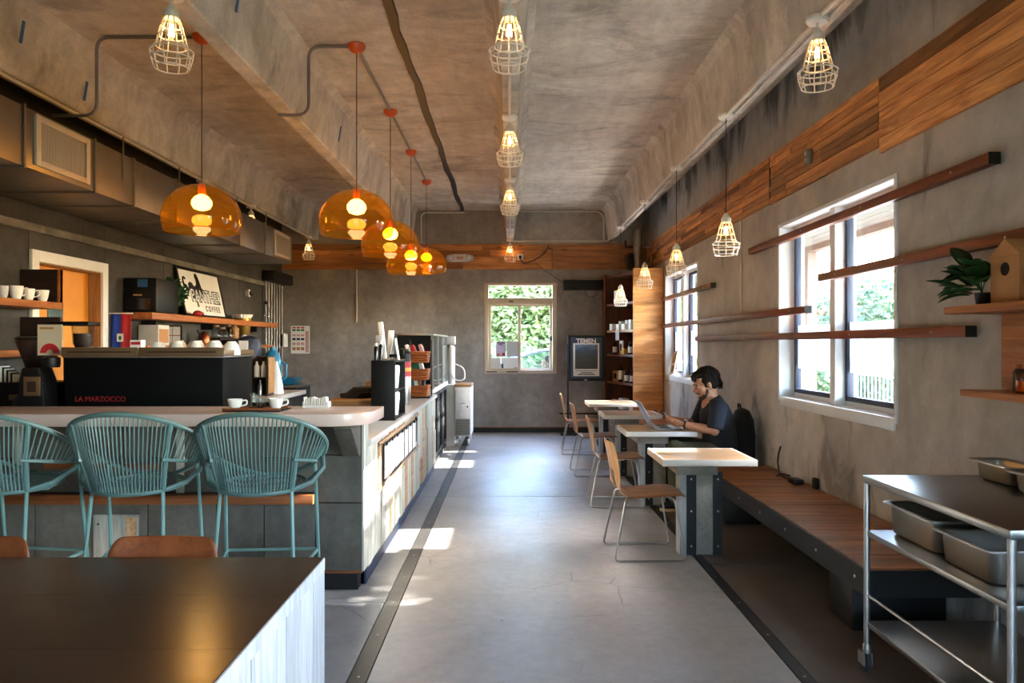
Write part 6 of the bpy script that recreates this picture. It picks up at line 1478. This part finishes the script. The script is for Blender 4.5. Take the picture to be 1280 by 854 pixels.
# ---- the man with the laptop
man = root('person', (1.84, 6.8, 0), 'seated man in dark navy T-shirt looking down at his phone', 'person')
ear = (1.733, 6.80, 1.088); Mh = head_frame(ear, (-.95, -.06, -.30), s=1.03)
bd = MB(); head_shape(bd, Mh)
limb(bd, [Mh @ Vector((-.035, 0, -.035)), (1.788, 6.80, .985), (1.805, 6.80, .93)], [.050, .052, .060])
limb(bd, [(1.79, 6.80, .90), (1.83, 6.80, .76), (1.86, 6.80, .62), (1.85, 6.80, .50)], [.10, .105, .105, .11])
limb(bd, [(1.79, 6.63, .90), (1.79, 6.97, .90)], [.062, .062])
shN, elN, wrN = (1.79, 6.60, .895), (1.745, 6.565, .705), (1.50, 6.70, .752)
shF, elF, wrF = (1.78, 7.00, .895), (1.71, 7.06, .71), (1.50, 6.965, .765)
for a, b, c in ((shN, elN, wrN), (shF, elF, wrF)): 
    m_ = Vector(b).lerp(Vector(c), .35)
    limb(bd, [a, b, m_, c], [.054, .043, .041, .027])
hand(bd, wrN, (-.95, .25, .28), (.15, .75, .6), 1, (.35, .42, .5, .55))
hand(bd, wrF, (-.93, -.35, .20), (.1, -.6, .75), -1, (.25, .3, .35, .4))
for (h_, k_, a_) in (((1.84, 6.70, .485), (1.425, 6.66, .545), (1.44, 6.655, .09)), ((1.84, 6.90, .485), (1.455, 7.09, .545), (1.49, 7.10, .09))):
    limb(bd, [h_, Vector(h_).lerp(Vector(k_), .5), k_, Vector(k_).lerp(Vector(a_), .35), a_], [.080, .07, .052, .05, .035])
fuse(bd, 'body', m_skin, man, .0042, 3)
head_details(Mh, man, m_hair)
# hair: a cap of overlapping locks
hr = MB(); R3 = Mh.to_3x3(); rh = random.Random(2)
hr.ball(Mh @ Vector((-.030, 0, .060)), .098, .084, .088, 18, 12, R3); hr.ball(Mh @ Vector((.02, 0, .098)), .078, .070, .05, 16, 10, R3); hr.ball(Mh @ Vector((-.085, 0, .01)), .045, .066, .06, 14, 8, R3)
for k in range(170):
    a = rh.uniform(-math.pi, math.pi); e = rh.uniform(-.1, 1.45)
    if math.cos(a) > -.3 and e < .45: continue
    if abs(a) < .75 and e < .55: continue
    if abs(a) < 1.75 and e < .12: continue
    p = Vector((-.022+.105*math.cos(e)*math.cos(a), .084*math.cos(e)*math.sin(a), .055+.095*math.sin(e))); q = p+Vector((math.cos(a)*.012-.0, math.sin(a)*.010, -.035+.02*math.sin(e)))
    hr.tube([Mh @ p, Mh @ ((p+q)/2+Vector((0, 0, .006))), Mh @ q], [.013, .011, .004], 6)
for k in range(22):
    y = -.058+.116*k/21; hr.tube([Mh @ Vector((.05, y*.9, .115)), Mh @ Vector((.085, y, .095)), Mh @ Vector((.092-.25*y*y*20*.02, y*1.02, .058+rh.uniform(-.008, .012)))], [.013, .012, .004], 6)
for k in range(24):
    y = -.06+.12*k/23; hr.tube([Mh @ Vector((-.105, y, .03)), Mh @ Vector((-.118, y, -.02)), Mh @ Vector((-.108, y*.95, -.065+rh.uniform(-.012, .012)))], [.014, .012, .004], 6)
for s in (-1, 1): hr.ball(Mh @ Vector((-.005, s*.062, .045)), .055, .021, .035, 14, 8, R3); hr.ball(Mh @ Vector((.022, s*.062, .012)), .013, .010, .030, 10, 8, R3); hr.ball(Mh @ Vector((-.050, s*.060, .0)), .035, .020, .05, 12, 8, R3)
fuse(hr, 'hair', m_hair, man, .0045, 1)
br_ = MB()
def bb(c, rx, ry, rz): br_.ball(Mh @ Vector(c), rx*.985, ry*.985, rz*.985, 14, 8, R3)
bb((.074, 0, -.101), .026, .024, .018); bb((.086, 0, -.082), .010, .012, .008)
for s in (-1, 1):
    br_.tube([Mh @ Vector((x, s*y, z)) for x, y, z in ((.018, .0655, -.028), (.026, .0640, -.056), (.042, .0545, -.080), (.060, .038, -.096), (.074, .016, -.104))], [.0095, .0125, .0135, .0135, .013], 10)
    br_.tube([Mh @ Vector((x, s*y, z)) for x, y, z in ((.030, .058, -.045), (.048, .046, -.066), (.066, .032, -.080), (.080, .016, -.090))], [.007, .010, .011, .010], 10)
br_.tube([Mh @ Vector(p) for p in ((.080, -.034, -.060), (.103, -.016, -.045), (.107, 0, -.043), (.103, .016, -.045), (.080, .034, -.060))], [.004, .006, .006, .006, .004], 8)
fuse(br_, 'beard', m_beard, man, .004, 2)
# T-shirt
ts = MB()
def ring(c, rx, ry, tilt=0, n=20): return [Vector(c)+Vector((rx*math.cos(2*math.pi*k/n)*math.cos(tilt), ry*math.sin(2*math.pi*k/n), rx*math.cos(2*math.pi*k/n)*math.sin(tilt))) for k in range(n)]
ts.loft([ring((1.852, 6.80, .455), .145, .185), ring((1.855, 6.80, .56), .15, .185), ring((1.845, 6.80, .68), .145, .185, .1), ring((1.82, 6.80, .80), .145, .19, .2), ring((1.80, 6.80, .88), .125, .185, .3), ring((1.79, 6.80, .94), .090, .13, .4), ring((1.785, 6.80, .975), .068, .075, .4)])
limb(ts, [(1.80, 6.64, .895), (1.80, 6.96, .895)], [.075, .075])
for a, b in ((shN, elN), (shF, elF)):
    a, b = Vector(a), Vector(b); ts.tube([a+Vector((0, 0, .012)), a.lerp(b, .45), a.lerp(b, .93)], [.073, .074, .070], 16); ts.ball(a+Vector((0, 0, .008)), .074, n=16, m=10)
fuse(ts, 't_shirt', m_shirt, man, .006, 5)
tr_ = MB()
tr_.ball((1.86, 6.80, .478), .145, .19, .09, 18, 10)
for (h_, k_, a_) in (((1.84, 6.70, .487), (1.425, 6.66, .548), (1.44, 6.655, .10)), ((1.84, 6.90, .487), (1.455, 7.09, .548), (1.49, 7.10, .10))):
    limb(tr_, [h_, Vector(h_).lerp(Vector(k_), .5), k_, Vector(k_).lerp(Vector(a_), .35), a_], [.092, .085, .072, .072, .062])
fuse(tr_, 'trousers', m_olive, man, .007, 5)
for (x, y) in ((1.44, 6.655), (1.49, 7.10)):
    so = MB(); so.loft([[Vector((x+.07, y, .03))+Vector((.03*math.cos(a), .038*math.sin(a), .03*0)) for a in [0]]*1+[]] if False else [ring((x+.045, y, z), rx, ry) for z, rx, ry in ((.028, .05, .042), (.07, .05, .042), (.115, .045, .040))])
    so.ball((x-.02, y, .052), .11, .045, .035, 18, 10); so.ball((x-.085, y, .046), .06, .044, .028, 16, 8); so.ball((x+.045, y, .055), .05, .042, .04, 16, 8)
    s_ = fuse(so, 'shoe', m_dkcloth, man, .005, 3)
    pts = [(x-.03+.118*math.copysign(abs(math.cos(a))**.8, math.cos(a)), y+.048*math.sin(a), .001) for a in [2*math.pi*k/24 for k in range(24)]]
    MB().prism(pts, (0, 0, .026)).build('sole', m_sole, s_, bevel=.004)
wq = Vector(wrN).lerp(Vector(elN), .10); wd_ = (Vector(elN)-Vector(wrN)).normalized(); up_ = Vector((0, 0, 1)); sx_ = wd_.cross(up_).normalized(); ux_ = sx_.cross(wd_)
wa = MB().tube([wq+sx_*.034*math.cos(2*math.pi*k/20)+ux_*.031*math.sin(2*math.pi*k/20) for k in range(20)], .007, 6, closed=True).build('watch_strap', m_black, man)
MB().cyl(wq+sx_*-.0+ux_*.031, wq+ux_*.042, .018, n=16).build('watch_face', m_chrome, wa)
# phone in his hands
ph_c = Vector((1.385, 6.815, .815)); M_ = Matrix.Translation(ph_c) @ Matrix.Rotation(R(28), 4, 'Y') @ Matrix.Rotation(R(8), 4, 'Z')
ph = root('phone', tuple(ph_c), 'black smartphone held in the hands of the seated man', 'phone')
MB().box(-.078, .078, -.037, .037, -.0045, .0045, M_).build('body', m_black, ph, bevel=.003); MB().box(-.073, .073, -.033, .033, .0046, .0052, M_).build('screen', m_screen, ph)
# laptop
lp = root('laptop', (1.40, 6.92, .69), 'grey laptop open on the second small table', 'laptop')
MB().box(1.272, 1.515, 6.76, 7.085, .6905, .703).build('base', m_lap, lp, bevel=.004)
kb = MB().box(1.33, 1.43, 6.785, 7.06, .7032, .7042).build('keyboard', m_screen, lp)
mb = MB()
for i in range(5):
    for j in range(14): mb.box(1.333+i*.0195, 1.349+i*.0195, 6.788+j*.0193, 6.804+j*.0193, .7044, .7058)
o = mb.build('keys', m_black, kb); o['kind'] = 'stuff'
MB().box(1.445, 1.505, 6.87, 6.975, .7032, .7038).build('touch_pad', m_conduit_dk, lp)
Ml = Matrix.Translation((1.272, 6.9225, .7035)) @ Matrix.Rotation(R(-28), 4, 'Y')
ld = MB().box(-.004, .004, -.1625, .1625, .004, .262, Ml).build('lid', m_lap, lp, bevel=.003)
MB().box(.0042, .005, -.155, .155, .014, .252, Ml).build('screen', m_screen, ld)
bp = root('backpack', (2.12, 7.05, .394), 'dark backpack on the bench behind the seated man', 'backpack')
MB().loft([ring((2.12, 7.02, z), rx, ry) for z, rx, ry in ((.395, .09, .15), (.42, .11, .17), (.62, .11, .17), (.76, .095, .15), (.84, .06, .10), (.86, .02, .04))]).build('bag_body', m_dkcloth, bp)
MB().tube([(2.10, 6.98, .85), (2.09, 7.0, .90), (2.09, 7.05, .90), (2.10, 7.07, .85)], .009, 8).build('top_handle', m_black, bp)
MB().loft([ring((2.03, 7.02, z), rx, ry) for z, rx, ry in ((.45, .03, .11), (.47, .045, .125), (.60, .045, .125), (.64, .02, .10))]).build('pocket', m_dkcloth, bp)

# ---- the driver in the car outside
dv = root('person', (.75, 14.7, .52), 'dark-haired person in the car seen through the hatch window', 'person')
Md = head_frame((.695, 14.70, 1.075), (-.99, -.05, -.05))
b2 = MB(); head_shape(b2, Md); limb(b2, [Md @ Vector((-.02, 0, -.05)), (.73, 14.70, .93)], [.052, .056])
limb(b2, [(.75, 14.70, .88), (.82, 14.70, .60)], [.11, .13]); limb(b2, [(.74, 14.54, .86), (.74, 14.86, .86)], [.06, .06])
for y, s in ((14.53, -1), (14.87, 1)):
    limb(b2, [(.74, y, .86), (.62, y, .66), (.42, y-.02*s, .80)], [.05, .042, .028]); hand(b2, (.42, y-.02*s, .80), (-.9, -.1*s, .3), (-.2, -s, 0), s, (.7, .7, .7, .7))
limb(b2, [(.82, 14.62, .60), (.42, 14.60, .68), (.28, 14.60, .35)], [.08, .06, .045]); limb(b2, [(.82, 14.80, .60), (.42, 14.82, .68), (.28, 14.82, .35)], [.08, .06, .045])
fuse(b2, 'body', m_skin, dv, .006, 3)
head_details(Md, dv, m_hair)
h2 = MB(); R3 = Md.to_3x3(); h2.ball(Md @ Vector((-.035, 0, .055)), .10, .088, .09, 16, 10, R3)
h2.loft([[Md @ Vector((-.06+.065*math.cos(a), .088*math.sin(a), z)) for a in [2*math.pi*k/16 for k in range(16)]] for z in (.05, -.06, -.16, -.24)])
fuse(h2, 'hair', m_hair, dv, .006, 3)
s2_ = MB(); s2_.loft([ring((.82, 14.70, .55), .13, .17), ring((.79, 14.70, .75), .13, .18), ring((.75, 14.70, .88), .10, .17), ring((.735, 14.70, .94), .065, .07)]); limb(s2_, [(.745, 14.54, .865), (.745, 14.86, .865)], [.07, .07])
for y in (14.53, 14.87): limb(s2_, [(.74, y, .865), (.64, y, .69)], [.066, .058])
fuse(s2_, 'top', m_grey_paper, dv, .008, 4)
